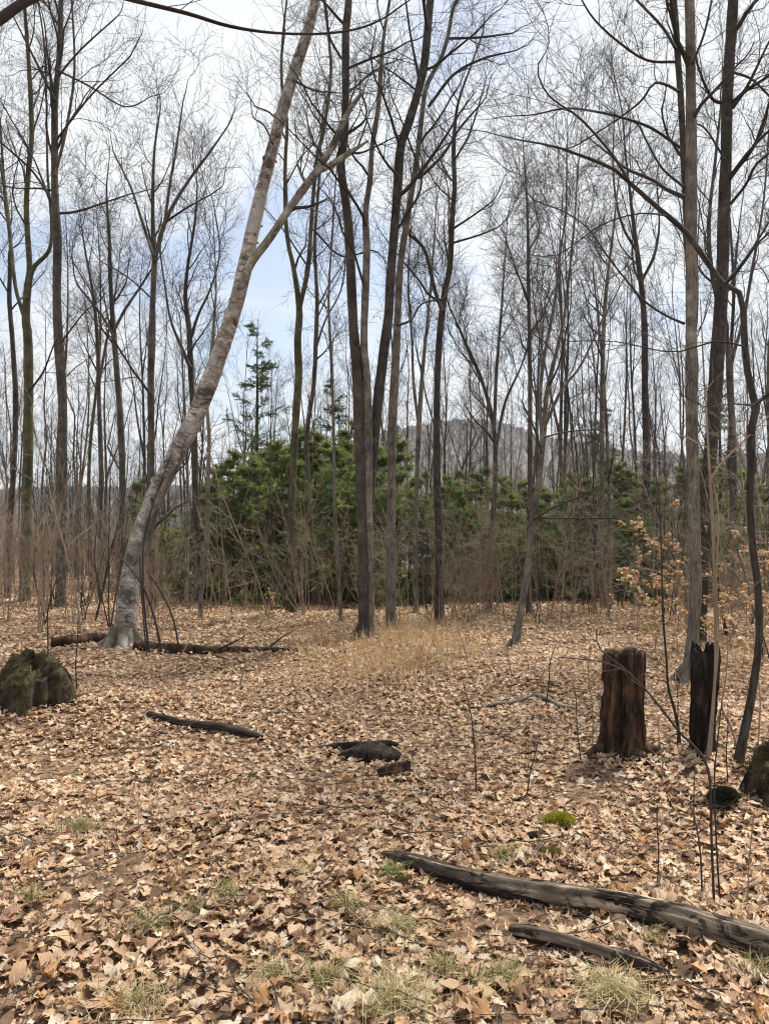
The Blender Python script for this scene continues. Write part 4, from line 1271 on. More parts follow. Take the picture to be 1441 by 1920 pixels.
def stump(name, label, base_px, rx, h, seed, mat, mat_in, lean=(0, 0), grooves=9, depth=0.16, jag=0.06, cat="stump", flare=0.45, taper=0.12, roots=4, hollow=0.1):
    g = np.random.default_rng(seed)
    gp = ground_at(*base_px)
    t = thing(name, gp, label, cat)
    S, n = 96, 26
    a = np.arange(S) * 2 * math.pi / S
    ph = g.uniform(0, 6.28, 8)
    groove = (0.5 * np.sin(grooves * a + ph[0] + 0.8 * np.sin(2 * a + ph[1])) + 0.3 * np.sin((2 * grooves + 3) * a + ph[2]) + 0.25 * np.sin(31 * a + ph[3])) * depth
    cr = np.zeros((26, S))
    for _ in range(grooves * 2):
        ca, cw, cd = g.uniform(0, 6.28), g.uniform(0.05, 0.14), g.uniform(0.1, 0.34)
        za, zb = sorted(g.uniform(-0.2, 1.2, 2)); zb = max(zb, za + 0.4)
        dd = np.abs((a + 0.15 * np.sin(ca * 3) - ca + math.pi) % (2 * math.pi) - math.pi)
        zz = np.linspace(0, 1, 26)
        cr -= cd * np.exp(-(dd / cw) ** 2)[None, :] * (sstep(za, za + 0.15, zz) * (1 - sstep(zb - 0.15, zb, zz)))[:, None]
    plate = np.repeat(np.repeat(g.normal(0, 0.05, (9, S // 4)), 3, 0)[:26], 4, 1)
    cr = np.maximum(cr, -0.4) * (1 - 0.75 * sstep(0.75, 1.0, np.linspace(0, 1, 26)))[:, None] + plate
    top = h * (1 + jag * (np.sin(3 * a + ph[4]) + 0.8 * np.sin(7 * a + ph[5]) + 0.8 * g.normal(0, 0.6, S)))
    V = []
    for j in range(n):
        f = j / (n - 1)
        rr = rx * (1 + cr[j] + 0.5 * groove * (0.7 + 0.6 * np.sin(4 * f + ph[6] + 2 * a)) - taper * f + flare * np.exp(-f / 0.13) * (0.75 + 0.6 * np.sin(roots * a + ph[7]))) + g.normal(0, rx * 0.018, S)
        z = -0.06 + (top + 0.06) * f
        V.append(np.stack([rr * np.cos(a) + lean[0] * f * h, rr * np.sin(a) + lean[1] * f * h, z], -1))
    # turned-in rim, down into the rotten hollow
    for k, (s_, dz) in enumerate([(0.86, -0.01), (0.7, -0.25 * hollow - 0.02), (0.62, -hollow - 0.03)]):
        V.append(V[n - 1] * np.array([1, 1, 0]) * s_ + np.array([lean[0] * h, lean[1] * h, 0]) * (1 - s_) + np.stack([0 * a, 0 * a, top + dz * (1 + 0.4 * np.sin(5 * a))], -1))
    V = np.array(V)
    m = len(V)
    i = np.arange(m * S).reshape(m, S); nx = np.roll(i, -1, 1)
    q = np.stack([i[:-1], nx[:-1], nx[1:], i[1:]], -1).reshape(-1, 4)
    shell = Acc().add(V.reshape(-1, 3) + gp, q).build("shell", mat, t)
    # heartwood: a broken lumpy floor inside
    k = 14
    V2 = [np.array([lean[0] * h, lean[1] * h, h * (1 - jag) - hollow * 0.6])]
    for f in np.linspace(0.2, 0.74, 5):
        for aa in np.arange(k) * 2 * math.pi / k:
            V2.append(np.array([rx * f * math.cos(aa) + lean[0] * h, rx * f * math.sin(aa) + lean[1] * h, h * (1 - jag) - hollow * 0.7 + g.normal(0, 0.012)]))
    tr = [(0, 1 + j, 1 + (j + 1) % k) for j in range(k)]
    qq = [(1 + r_ * k + j, 1 + (r_ + 1) * k + j, 1 + (r_ + 1) * k + (j + 1) % k, 1 + r_ * k + (j + 1) % k) for r_ in range(4) for j in range(k)]
    Acc().add(np.array(V2) + gp, qq, tr).build("heartwood", mat_in, t)
    # torn upright slivers of wood on the flanks
    for j in range(grooves):
        aa = g.uniform(0, 6.28)
        z0, z1 = sorted(g.uniform(0.05 * h, 0.95 * h, 2))
        if z1 - z0 < 0.2 * h:
            z1 = z0 + 0.25 * h
        zz = np.linspace(z0, min(z1, h), 7)
        rr = rx * (1.03 - taper * zz / h + flare * np.exp(-zz / h / 0.13) * 0.8)
        line = np.stack([rr * np.cos(aa + 0.03 * np.sin(zz * 30)) + lean[0] * zz, rr * np.sin(aa) + lean[1] * zz, zz], -1) + gp
        a2 = Acc(); tubes(line, np.array([.25, .8, 1, 1, .9, .7, .2]) * rx * 0.075, 5, a2, 0.12, g); a2.build("sliver", mat, shell)
    for j in range(roots):
        aa = j * 6.283 / roots + g.uniform(-0.4, 0.4)
        ln = g.uniform(1.6, 2.6) * rx
        u = np.linspace(0, 1, 8)
        xx = np.cos(aa + 0.3 * u) * (rx * 0.9 + ln * u); yy = np.sin(aa + 0.3 * u) * (rx * 0.9 + ln * u)
        zz = terrain(gp[0] + xx, gp[1] + yy) - gp[2] + 0.28 * rx * (1 - u) ** 1.6 - 0.03 * u
        a2 = Acc(); tubes(np.stack([xx, yy, zz], -1) + gp, rx * 0.34 * (1 - 0.8 * u), 7, a2, 0.08, g); a2.build("root", mat, t)
    return t


stump("rotten_stump", "upright rotten brown stump with torn vertical grain, right of the clearing", (1165, 1408), 0.142, 0.70, 700, M_ROT, M_ROT_IN, lean=(0.03, 0.0), grooves=8, depth=0.24, taper=0.04, flare=0.3, jag=0.012)
stump("charred_snag", "narrow black charred snag leaning against the smooth trunk", (1313, 1414), 0.074, 0.745, 710, M_CHAR, M_CHAR, lean=(0.075, 0.03), grooves=7, depth=0.2, jag=0.04, flare=0.25, taper=-0.22, roots=3,
      cat="snag")


def tufts(acc, centers, normals, n_each, ln, wd, ca, cb, g, spread=0.03):
    n = len(centers) * n_each
    c = np.repeat(centers, n_each, 0) + g.normal(0, spread, (n, 3)) * np.array([1, 1, 0.25])
    d = norm(np.repeat(normals, n_each, 0) + g.normal(0, 0.55, (n, 3)))
    s_ = norm(np.cross(d, g.normal(0, 1, (n, 3))))
    L = ln * g.uniform(0.5, 1.3, (n, 1))
    V = np.stack([c - s_ * wd, c + s_ * wd, c + d * L], 1).reshape(-1, 3)
    f = g.uniform(0, 1, (n, 1))
    acc.add(V, None, np.arange(n * 3).reshape(-1, 3), np.repeat(np.asarray(ca) * (1 - f) + np.asarray(cb) * f, 3, 0))


def mossy_stump(name, label, base_px, rx, h, seed, moss_a=(0.03, 0.026, 0.012), moss_b=(0.115, 0.095, 0.035)):
    g = np.random.default_rng(seed)
    gp = ground_at(*base_px)
    t = thing(name, gp, label, "stump")
    S, n = 72, 22
    a = np.arange(S) * 2 * math.pi / S
    ph = g.uniform(0, 6.28, 6)
    prof = np.zeros(S)
    for _ in range(16):
        ca, cw = g.uniform(0, 6.28), g.uniform(0.1, 0.3)
        prof += g.choice([-0.26, -0.2, 0.14, 0.2]) * np.exp(-(((a - ca + math.pi) % (2 * math.pi) - math.pi) / cw) ** 2)
    prof = np.clip(prof, -0.17, 0.24)
    V = []
    for j in range(n):
        f = j / (n - 1)                       # 0 at the ground, 1 at the crown of the stump
        ang = f * math.pi / 2
        ridge = 1 + prof * (1.15 - 0.8 * f) + 0.07 * np.sin(13 * a + ph[1] - 4 * f) * (1 - f) + np.repeat(g.normal(0, 0.035, S // 4), 4)
        rr = rx * (math.cos(ang) ** 0.62) * ridge + 0.16 * rx * math.exp(-f / 0.1) * np.maximum(0, np.sin(8 * a + ph[0]))
        z = -0.05 + (h + 0.05) * math.sin(ang) ** 0.85 * (1 + 0.16 * np.sin(2 * a + ph[3]) * f + 0.1 * np.sin(5 * a + ph[4]) * f) + g.normal(0, 0.014, S)
        V.append(np.stack([rr * np.cos(a), rr * np.sin(a), z], -1))
    V = np.array(V)
    i = np.arange(n * S).reshape(n, S); nx = np.roll(i, -1, 1)
    q = np.stack([i[:-1], nx[:-1], nx[1:], i[1:]], -1).reshape(-1, 4)
    wood = Acc().add(V.reshape(-1, 3) + gp, q).build("rotten_wood", M_MOSSY, t)
    for j in range(5):                        # buttress roots running down from the crown
        aa = j * 6.283 / 5 + g.uniform(-0.5, 0.5)
        u = np.linspace(0, 1, 9)
        ang = (1 - u * 1.02) * math.pi / 2 * 0.82
        rr = rx * 1.02 * np.cos(ang) ** 0.62 + 0.22 * rx * u ** 3
        zz = h * 0.98 * np.sin(np.maximum(ang, -0.05)) ** 0.85 if False else h * 0.98 * np.maximum(np.sin(ang), 0) ** 0.85 - 0.02 * u
        line = np.stack([rr * np.cos(aa + 0.12 * np.sin(4 * u)), rr * np.sin(aa + 0.12 * np.sin(4 * u)), zz], -1) + gp
        a2 = Acc(); tubes(line, rx * (0.06 + 0.04 * np.sin(5 * u + j)), 8, a2, 0.16, g); a2.build("root", M_MOSSY, t)
    # moss hanging in shaggy tufts
    k = 520
    jj = g.integers(2, n - 1, k); ss = g.integers(0, S, k)
    c = V[jj, ss] + gp
    nn = norm(np.stack([np.cos(a[ss]) * 0.6, np.sin(a[ss]) * 0.6, 0.15 + 0.7 * (jj / n)], -1))
    sel = (prof[ss] > -0.06) & (g.uniform(0, 1, k) < 0.35 + 0.6 * jj / n)
    acc = Acc(); tufts(acc, c[sel], nn[sel], 9, 0.028, 0.0035, moss_a, moss_b, g, 0.012)
    o = acc.build("moss", M_MOSS, wood, smooth=False, tint=True); o["kind"] = "stuff"
    return t


mossy_stump("mossy_stump", "low rounded mossy stump with rooty flanks at the left edge", (64, 1318), 0.30, 0.36, 720)
mossy_stump("half_seen_stump", "dark mossy stump cut off by the right edge", (1452, 1500), 0.17, 0.26, 730)


def ground_line(pts, sink=0.3, lift=0.0):
    """lying wood: traced (x, y, diameter in px), resting on the ground"""
    out = []
    for e in pts:
        x, y, w = e[:3]
        p = ground_at(x, y)
        r = 0.5 * w * p[1] / F
        p[2] = terrain(p[0], p[1]) + r * (1 - sink) + lift + (e[3] if len(e) > 3 else 0)
        out.append([*p, r])
    return np.array(out)


def lying(name, label, pts, mat, seed, cat="log", sink=0.3, lump=0.05, sides=10, knots=0, part="wood", twigs_=0, bark_span=None, group=None, fibre=0.07, rough=False):
    g = np.random.default_rng(seed)
    line = ground_line(pts, sink)
    t = thing(name, line[:, :3].mean(0) * np.array([1, 1, 0]) + np.array([0, 0, line[:, 2].min() - line[:, 3].max()]), label, cat, group)
    L = np.linalg.norm(np.diff(line[:, :3], axis=0), axis=1).sum()
    n = int(np.clip(L / 0.035, 10, 110))
    c = catmull(line, n); c[:, 3] = np.maximum(c[:, 3], 0.003)
    c[:, 2] += np.convolve(g.normal(0, 1, n + 6), np.ones(7) / 7, 'valid') * 0.12 * c[:, 3]
    a = Acc(); tubes(c[:, :3], c[:, 3], sides, a, lump, g, cap=True, fibre=fibre); body = a.build(part, mat, t, smooth=not rough)
    for _ in range(knots):
        i = g.integers(int(n * 0.1), int(n * 0.9))
        d = norm(np.array([g.normal(0, 0.4), g.normal(-0.3, 0.5), 0.8]))
        r = c[i, 3]
        pts2 = np.array([c[i, :3] + d * r * f for f in (0.4, 0.95, 1.1, 1.22)])
        a = Acc(); tubes(pts2, r * np.array([0.5, 0.36, 0.25, 0.12]), 7, a, 0.08, g, cap=True); a.build("knot", M_LOGBARK, body)
    if bark_span:
        for (f0, f1, a0, a1) in bark_span:      # curved plates of bark still clinging on, proud of the wood
            i0, i1 = int(f0 * (n - 1)), int(f1 * (n - 1))
            k = max(6, i1 - i0 + 1)
            m2 = 11
            cT = norm(np.gradient(c[:, :3], axis=0))
            cN = norm(np.array([0, 0, 1.0]) - cT[:, 2:3] * cT)
            cB = np.cross(cT, cN)
            ths = np.linspace(a0, a1, m2)
            d0 = np.abs(g.normal(0, 0.05, m2)) if f0 > 0 else np.zeros(m2)
            d1 = np.abs(g.normal(0, 0.06, m2))
            seg = c[i0:i1 + 1]
            V = []
            jit = 1 + g.normal(0, 0.03, (k, m2))
            edge = g.normal(0, 0.07, (k, 2))
            for lay in (1.09, 1.0):
                for j in range(k):
                    for q_, th in enumerate(ths):
                        ff = (f0 + d0[q_] + (max(f1 - d1[q_], f0 + d0[q_] + 0.02) - f0 - d0[q_]) * j / (k - 1)) * (n - 1)
                        i_ = min(int(ff), n - 2); w_ = ff - i_
                        P_ = c[i_] * (1 - w_) + c[i_ + 1] * w_
                        th2 = th + (edge[j, 0] if q_ == 0 else edge[j, 1] if q_ == m2 - 1 else 0)
                        V.append(P_[:3] + P_[3] * lay * jit[j, q_] * (math.cos(th2) * cN[i_] + math.sin(th2) * cB[i_]))
            V = np.array(V)
            i = np.arange(k * m2).reshape(k, m2)
            q = np.stack([i[:-1, :-1], i[:-1, 1:], i[1:, 1:], i[1:, :-1]], -1).reshape(-1, 4)
            e = np.concatenate([np.stack([i[:-1, s_], i[1:, s_], i[1:, s_] + k * m2, i[:-1, s_] + k * m2], -1) for s_ in (0, m2 - 1)])
            th_ = np.tile(np.linspace(a0, a1, m2), 2 * k); ln_ = np.tile(np.repeat(np.arange(k) * L / n, m2), 2)
            Acc().add(V, np.concatenate([q, q + k * m2, e]), uv=np.stack([th_ * seg[:, 3].mean(), ln_ + f0], -1)).build("bark_plate", M_LOGBARK, body)
    if twigs_:
        P, R = resample([c[:, :3]], [c[:, 3]], 14)
        A, ra = grow(P, R, twigs_, 0.3, 0.97, 0.3, 0.8, 6, 0.02, 0.12, 0.45, 0.002, g)
        A[..., 2] = np.maximum(A[..., 2], terrain(A[..., 0], A[..., 1]) + 0.01)
        a = Acc(); tubes(A, ra, 4, a); a.build("crown", mat, t)
    return t


lying("weathered_log", "long weathered grey log with a bare pale patch, lower right foreground",
      [(718, 1612, 14), (760, 1628, 26), (830, 1655, 32), (900, 1677, 36), (980, 1692, 38), (1060, 1702, 39), (1150, 1717, 40), (1240, 1740, 43), (1330, 1768, 46), (1441, 1802, 50), (1570, 1836, 52)],
      M_LOG, 740, knots=2, lump=0.05, sides=26, fibre=0.075, sink=-0.25,
      bark_span=[(0.0, 0.26, -1.5, 1.3), (0.0, 0.42, 1.5, 3.0), (0.52, 0.64, 0.35, 1.1), (0.36, 0.46, -1.9, -0.9), (0.70, 1.0, 2.2, 3.1)])
lying("broken_limb", "short dark barky limb lying below the weathered log", [(958, 1760, 20), (1010, 1775, 28), (1070, 1790, 27), (1130, 1806, 27), (1190, 1822, 24), (1255, 1838, 14)],
      M_LOG, 745, knots=0, sides=18, fibre=0.1, sink=-0.6, bark_span=[(0.0, 0.2, -1.6, 1.9), (0.65, 1.0, -1.2, 2.4), (0.0, 0.9, 1.9, 3.1)])
lying("mossy_fallen_trunk", "dark rotten trunk lying left of the birch's foot", [(96, 1210, 20), (130, 1209, 22), (165, 1206, 22), (205, 1204, 18)], M_ROT, 750, knots=1)
lying("fallen_trunk", "long dark fallen trunk stretching right from the birch's foot", [(254, 1219, 20), (300, 1220, 18), (350, 1224, 18), (420, 1224, 14), (480, 1222, 10), (560, 1220, 6)], M_ROT, 752, knots=2, twigs_=3)
lying("crooked_stick", "dark crooked stick lying in the leaves at mid left", [(278, 1348, 10), (310, 1358, 12), (345, 1368, 13), (400, 1376, 16), (450, 1384, 15), (492, 1392, 10)], M_LOGBARK, 754, cat="stick", twigs_=2, sink=-0.9)
lying("rotten_chunk", "black rotten wood chunk with pointed end, upper of two at middle", [(592, 1409, 8), (630, 1409, 15), (660, 1410, 20), (690, 1407, 17), (722, 1402, 14), (745, 1400, 7)], M_CHAR, 756, cat="wood chunk", lump=0.12, fibre=0.16, sink=0.0)
lying("rotten_chunk", "black rotten wood chunk, lower of two at middle", [(640, 1420, 10), (672, 1427, 26), (710, 1431, 28), (748, 1434, 18)], M_CHAR, 757, cat="wood chunk", lump=0.14, fibre=0.18, sink=0.05)
lying("rotten_piece", "small dark wood piece below the two black chunks", [(708, 1462, 16), (735, 1458, 22), (765, 1450, 20)], M_ROT, 758, cat="wood chunk", lump=0.12, fibre=0.2, rough=True, sink=-0.4)
lying("pale_branch", "bleached fallen branch lying beyond the rotten stump", [(882, 1330, 5), (930, 1326, 8), (965, 1322, 9), (990, 1312, 8), (1010, 1310, 9), (1035, 1322, 9), (1060, 1330, 8), (1098, 1334, 5)], M_PALE, 760, cat="branch", sink=-0.3, twigs_=3)
lying("grey_stick", "grey stick lying in leaves above the weathered log's end", [(572, 1530, 6), (610, 1518, 9), (645, 1502, 9), (684, 1492, 6)], M_BARK, 762, cat="stick", twigs_=2)
lying("short_stick", "short dark stick half buried in leaves at left middle", [(372, 1524, 7), (400, 1522, 11), (440, 1522, 7)], M_LOGBARK, 764, cat="stick")
lying("bark_chip", "dark bark strip just below the bright moss cushion", [(984, 1568, 8), (1005, 1570, 14), (1036, 1572, 10)], M_LOGBARK, 766, cat="stick", lump=0.12)
lying("flat_stick", "dark flat stick left of the rotten stump's foot", [(955, 1448, 6), (985, 1450, 12), (1018, 1452, 8)], M_ROT, 768, cat="stick", lump=0.1)
lying("edge_stick", "pale stick pointing in from the right edge", [(1380, 1580, 6), (1415, 1577, 8), (1450, 1576, 9), (1490, 1570, 9)], M_PALE, 769, cat="stick")


def moss_cushion(name, label, px, rx, h, ca, cb, seed):
    g = np.random.default_rng(seed)
    gp = ground_at(*px); gp[2] += 0.02
    t = thing(name, gp, label, "moss")
    n = 700
    r = np.sqrt(g.uniform(0, 1, n)) * rx * (1 + 0.25 * np.sin(3 * np.arange(n)))
    a = g.uniform(0, 6.28, n)
    rim = 1 + 0.22 * np.sin(2 * a + 1) + 0.15 * np.sin(5 * a)
    c = np.stack([r * rim * np.cos(a) * 1.15, r * rim * np.sin(a) * 0.9, h * np.sqrt(np.maximum(0, 1 - (r / rx) ** 2)) + g.normal(0, 0.003, n)], -1) + gp
    nn = norm(np.stack([np.cos(a) * r / rx, np.sin(a) * r / rx, np.full(n, 0.9)], -1))
    acc = Acc(); tufts(acc, c, nn, 12, 0.016, 0.0022, ca, cb, g, 0.006)
    acc.build("fronds", M_MOSS, t, smooth=False, tint=True)["kind"] = "stuff"
    k, S = 7, 24
    V = []
    for f in np.linspace(1, 0.02, k):
        aa = np.arange(S) * 6.283 / S
        rm = rx * f * (1 + 0.22 * np.sin(2 * aa + 1) + 0.15 * np.sin(5 * aa)) * 0.97
        V.append(np.stack([rm * np.cos(aa) * 1.15, rm * np.sin(aa) * 0.9, np.full(S, h * math.sqrt(max(0, 1 - f * f)) - 0.012)], -1))
    V = np.array(V); i = np.arange(k * S).reshape(k, S); nx = np.roll(i, -1, 1)
    Acc().add(V.reshape(-1, 3) + gp, np.stack([i[:-1], nx[:-1], nx[1:], i[1:]], -1).reshape(-1, 4), None, ca).build("cushion", M_MOSS, t, tint=True)


moss_cushion("moss_cushion", "bright yellow-green moss cushion in the leaves at right", (1047, 1547), 0.055, 0.035, (0.24, 0.25, 0.03), (0.5, 0.47, 0.07), 770)
moss_cushion("moss_patch", "small flat yellow-green moss patch below the bright cushion", (1033, 1608), 0.03, 0.01, (0.16, 0.15, 0.03), (0.32, 0.29, 0.09), 771)
moss_cushion("dark_moss_clump", "dark green mossy lump near the right edge stump", (1356, 1515), 0.07, 0.09, (0.012, 0.016, 0.006), (0.04, 0.05, 0.015), 772)


# ------------------------------------------------------------------ near whips and small saplings
def whip(name, label, lines, Y, seed, mat=None, k=3, cat="sapling", base=None, drift=0.1, rmin=0.0016, leaves=0, group=None, k3=2):
    """lines: traced stems; the first starts at the ground"""
    g = np.random.default_rng(seed)
    mat = mat or M_TWIG
    gp = ground_at(lines[0][0][0], lines[0][0][1]) if Y is None else None
    if Y is None:
        Y = gp[1]
    else:
        p = at(lines[0][0][0], lines[0][0][1], Y); gp = np.array([p[0], Y, terrain(p[0], Y)])
    t = thing(name, gp, label, cat, group)
    Ps, Rs = [], []
    for j, ln in enumerate(lines):
        l2 = px_line(ln, Y, drift * g.uniform(-1, 1) * 2)
        l2[:, 3] *= 0.8
        if ln[0][1] > 1140 and abs(l2[0, 2] - gp[2]) < 0.3:
            l2[0, 2] = terrain(l2[0, 0], l2[0, 1]) - 0.05
        a = Acc(); p, r = stem_tube(l2, a, 6, step=0.05, lump=0.04, g=g); a.build("stem", mat, t)
        Ps.append(p); Rs.append(r)
    P, R = resample(Ps, Rs, 16)
    A, ra = grow(P, R, k, 0.3, 0.98, 0.25, 0.75, 7, 0.02, 0.14, 0.5, rmin, g, lmax=0.6)
    a = Acc(); tubes(A, ra, 4, a)
    if k3:
        B2, rb = grow(A, ra, k3, 0.2, 1.0, 0.5, 0.7, 4, 0.0, 0.16, 0.6, rmin * 0.8, g); tubes(B2, rb, 3, a)
    else:
        B2 = A
    a.build("crown", mat, t)
    return t


whip("arching_shrub", "thin arching shrub stems in front of the rotten stump, rooted behind the weathered log",
     [[(1338, 1692, 8), (1333, 1580, 7), (1328, 1450, 7), (1305, 1405, 7), (1272, 1372, 6), (1240, 1330, 6), (1205, 1288, 5), (1165, 1250, 4), (1122, 1215, 3), (1118, 1180, 2)],
      [(1180, 1262, 4), (1130, 1242, 3), (1050, 1232, 2)], [(1350, 1692, 6), (1343, 1600, 5), (1338, 1470, 5), (1345, 1380, 4), (1352, 1320, 3)],
      [(1316, 1690, 6), (1312, 1600, 5), (1302, 1540, 4), (1290, 1500, 3)]], None, 800, k=4)
whip("whip_sapling", "pale whip-thin sapling growing against the charred snag's right side",
     [[(1326, 1424, 16), (1331, 1380, 13), (1336, 1320, 10), (1340, 1250, 8), (1340, 1150, 8), (1337, 1050, 8), (1332, 930, 8), (1328, 860, 7), (1322, 760, 6), (1316, 650, 4), (1312, 560, 3)],
      [(1338, 1300, 5), (1346, 1200, 5), (1342, 1080, 4), (1346, 960, 4), (1330, 880, 3)], [(1331, 900, 6), (1350, 870, 5), (1400, 820, 4), (1440, 780, 3)]], None, 802, mat=M_TWIG_TAN, k=5)
whip("forked_whip", "thin Y-forked sapling between the charred snag and bent sapling",
     [[(1385, 1405, 5), (1368, 1360, 5), (1352, 1325, 5), (1360, 1270, 4), (1364, 1205, 3)], [(1352, 1325, 4), (1338, 1370, 5), (1330, 1410, 6)], [(1418, 1370, 4), (1424, 1310, 4), (1414, 1230, 3), (1410, 1180, 2)]], None, 804, mat=M_TWIG_TAN, k=3)
whip("stem_sapling", "crooked dark sapling stem between rotten stump and charred snag",
     [[(1274, 1404, 10), (1271, 1370, 9), (1262, 1325, 8), (1252, 1290, 7), (1248, 1230, 6), (1243, 1170, 6), (1240, 1080, 5), (1238, 1000, 4), (1232, 900, 3)], [(1268, 1350, 4), (1270, 1320, 3), (1269, 1290, 2)]], None, 806, k=5)
whip("thin_sprout", "single thin sprout rising alone from the leaves at centre right", [[(893, 1492, 5), (890, 1420, 4), (884, 1350, 4), (875, 1310, 3), (868, 1280, 2)]], None, 808, k=3)
whip("leaning_whip", "thin stems propped against the leaning birch's lower trunk",
     [[(304, 1240, 7), (297, 1190, 6), (284, 1140, 6), (268, 1100, 5), (240, 1060, 4), (215, 1035, 2)], [(338, 1212, 5), (326, 1165, 5), (305, 1115, 4), (275, 1070, 3)],
      [(281, 1205, 5), (272, 1150, 5), (268, 1080, 5), (272, 1000, 4), (296, 920, 4), (322, 850, 3)], [(276, 1200, 4), (266, 1120, 4), (262, 1040, 3)]], 10.6, 810, mat=M_TWIG, k=3)
for j, (x, y, hh) in enumerate([(380, 1500, 90), (985, 1500, 110), (1065, 1480, 70), (1230, 1660, 150), (1400, 1700, 170), (1090, 1430, 160), (1110, 1405, 180), (1160, 1430, 60), (880, 1250, 90), (145, 1300, 140),
                                (45, 1290, 120), (90, 1260, 150), (450, 1290, 70), (1300, 1560, 120), (1240, 1480, 140), (1020, 1330, 120), (960, 1270, 90), (1195, 1330, 100), (330, 1270, 80), (1365, 1480, 160)]):
    gg = np.random.default_rng(820 + j)
    dx = gg.uniform(-30, 30)
    whip("twig_sprout", ["upright twig sprout poking through leaves"][0], [[(x, y, 4), (x + dx * 0.3 + gg.uniform(-4, 4), y - hh * 0.4, 3.4), (x + dx * 0.6 + gg.uniform(-5, 5), y - hh * 0.75, 3), (x + dx, y - hh, 2)]], None, 830 + j,
         mat=M_TWIG if j % 2 else M_TWIG_TAN, k=3, group="twig sprouts in the leaf litter", cat="sprout", k3=0)


# ------------------------------------------------------------------ beech saplings holding dead orange leaves
def leafy_sapling(seed, h, nl, cols, name="beech_sapling", layer=True):
    g = np.random.default_rng(seed)
    t = thing(name, (0, 0, 0), "", "sapling")
    n = 7
    line = np.c_[np.cumsum(g.normal(0, 0.03, (n, 2)), 0), np.linspace(-0.06, h, n), 0.011 * (1 - 0.8 * np.linspace(0, 1, n))]
    a = Acc(); p, r = stem_tube(line, a, 6, m=14, g=g)
    P, R = resample([p], [r], 14)
    A, ra = grow(P, R, 14, 0.18, 0.98, 0.36, 1.15, 7, 0.0, 0.1, 0.5, 0.002, g)
    tubes(A, ra, 4, a)
    B2, rb = grow(A, ra, 5, 0.25, 1.0, 0.42, 0.75, 4, -0.01, 0.12, 0.6, 0.0015, g, flat=0.7)
    tubes(B2, rb, 3, a)
    a.build("stem", M_TWIG_TAN, t)
    acc = Acc()
    shapes = [leaf_shape(OVL_T[[0, 2, 4, 5]], OVL_W[[0, 2, 4, 5]] * 1.5, g, 1.4) for _ in range(5)]
    nb = len(B2)
    bi = g.integers(0, nb, nl); f = g.integers(1, 4, nl)
    # some branches have shed their leaves
    keepb = g.uniform(0, 1, nb) < 0.55
    sel = keepb[bi]
    pos = B2[bi, f][sel] + g.normal(0, 0.012, (sel.sum(), 3))
    m = len(pos)
    Rm = rot_mats(m, g, 0.9)
    S = g.uniform(0.05, 0.085, m)
    C = np.asarray(cols)[g.integers(0, len(cols), m)] * g.uniform(0.8, 1.15, (m, 1))
    wch = g.integers(0, 5, m)
    for k, (V, q) in enumerate(shapes):
        s_ = np.where(wch == k)[0]
        vv = np.einsum('nij,vj->nvi', Rm[s_], V) * S[s_, None, None] + (pos[s_] - np.array([0, 0, 0.02]))[:, None]
        acc.add(vv.reshape(-1, 3), (q[None] + (np.arange(len(s_)) * len(V))[:, None, None]).reshape(-1, 4), None, np.repeat(C[s_], len(V), 0))
    o = acc.build("leaves", M_LEAF, t, tint=True); o["kind"] = "stuff"
    return t


ORANGE = [(0.64, 0.43, 0.24), (0.70, 0.51, 0.31), (0.58, 0.36, 0.18), (0.74, 0.58, 0.4)]
BE = [leafy_sapling(901, 2.4, 800, ORANGE), leafy_sapling(902, 1.5, 600, ORANGE), leafy_sapling(903, 0.7, 200, [(0.55, 0.4, 0.2), (0.6, 0.45, 0.26)])]
used = set()
for (x, Yd, top, k, lab) in [(1222, 10.8, 955, 0, "beech sapling holding orange dead leaves left of the smooth trunk"), (1262, 9.8, 1075, 1, "low orange-leaved beech sapling at the smooth trunk's left foot"),
                             (1392, 9.6, 1010, 0, "orange-leaved beech sapling behind the bent black sapling"), (1440, 8.6, 1040, 1, "orange-leaved beech sapling cut by the right edge"),
                             (1355, 11.5, 1060, 1, "pale orange beech sapling between smooth trunk and bent sapling"), (1180, 13.5, 1110, 1, "low beech sapling with dead leaves behind the rotten stump"),
                             (1120, 14.5, 1125, 2, "knee-high orange-leaved seedling beyond the rotten stump"), (1085, 15, 1130, 2, "knee-high tan-leaved seedling at the edge of the evergreens"),
                             (505, 15.5, 1105, 2, "small tan-leaved seedling left of the V-forked tree"), (1230, 12.0, 1130, 2, "small orange-leaved seedling beneath the beech saplings"),
                             (1330, 10.4, 1120, 1, "tan-leaved beech sapling directly behind the charred snag"), (1430, 11, 1100, 1, "orange-leaved sapling far back at the right edge"), (1195, 12.2, 990, 0, "thin beech sapling with peach leaves left of the other beeches"),
                             (1285, 11.8, 1000, 0, "beech sapling with peach leaves half hidden behind the smooth trunk"), (1418, 12.5, 1000, 0, "peach-leaved beech sapling deep in the right thicket")]:
    p = at(x, HOR, Yd); z = terrain(p[0], Yd)
    sc = (at(x, top, Yd)[2] - z) / [2.4, 1.5, 0.7][k]
    put(BE[k], (p[0], Yd, z), g.uniform(0, 6.28), sc, lab, "sapling", "beech saplings keeping dead leaves", first=k not in used)
    used.add(k)


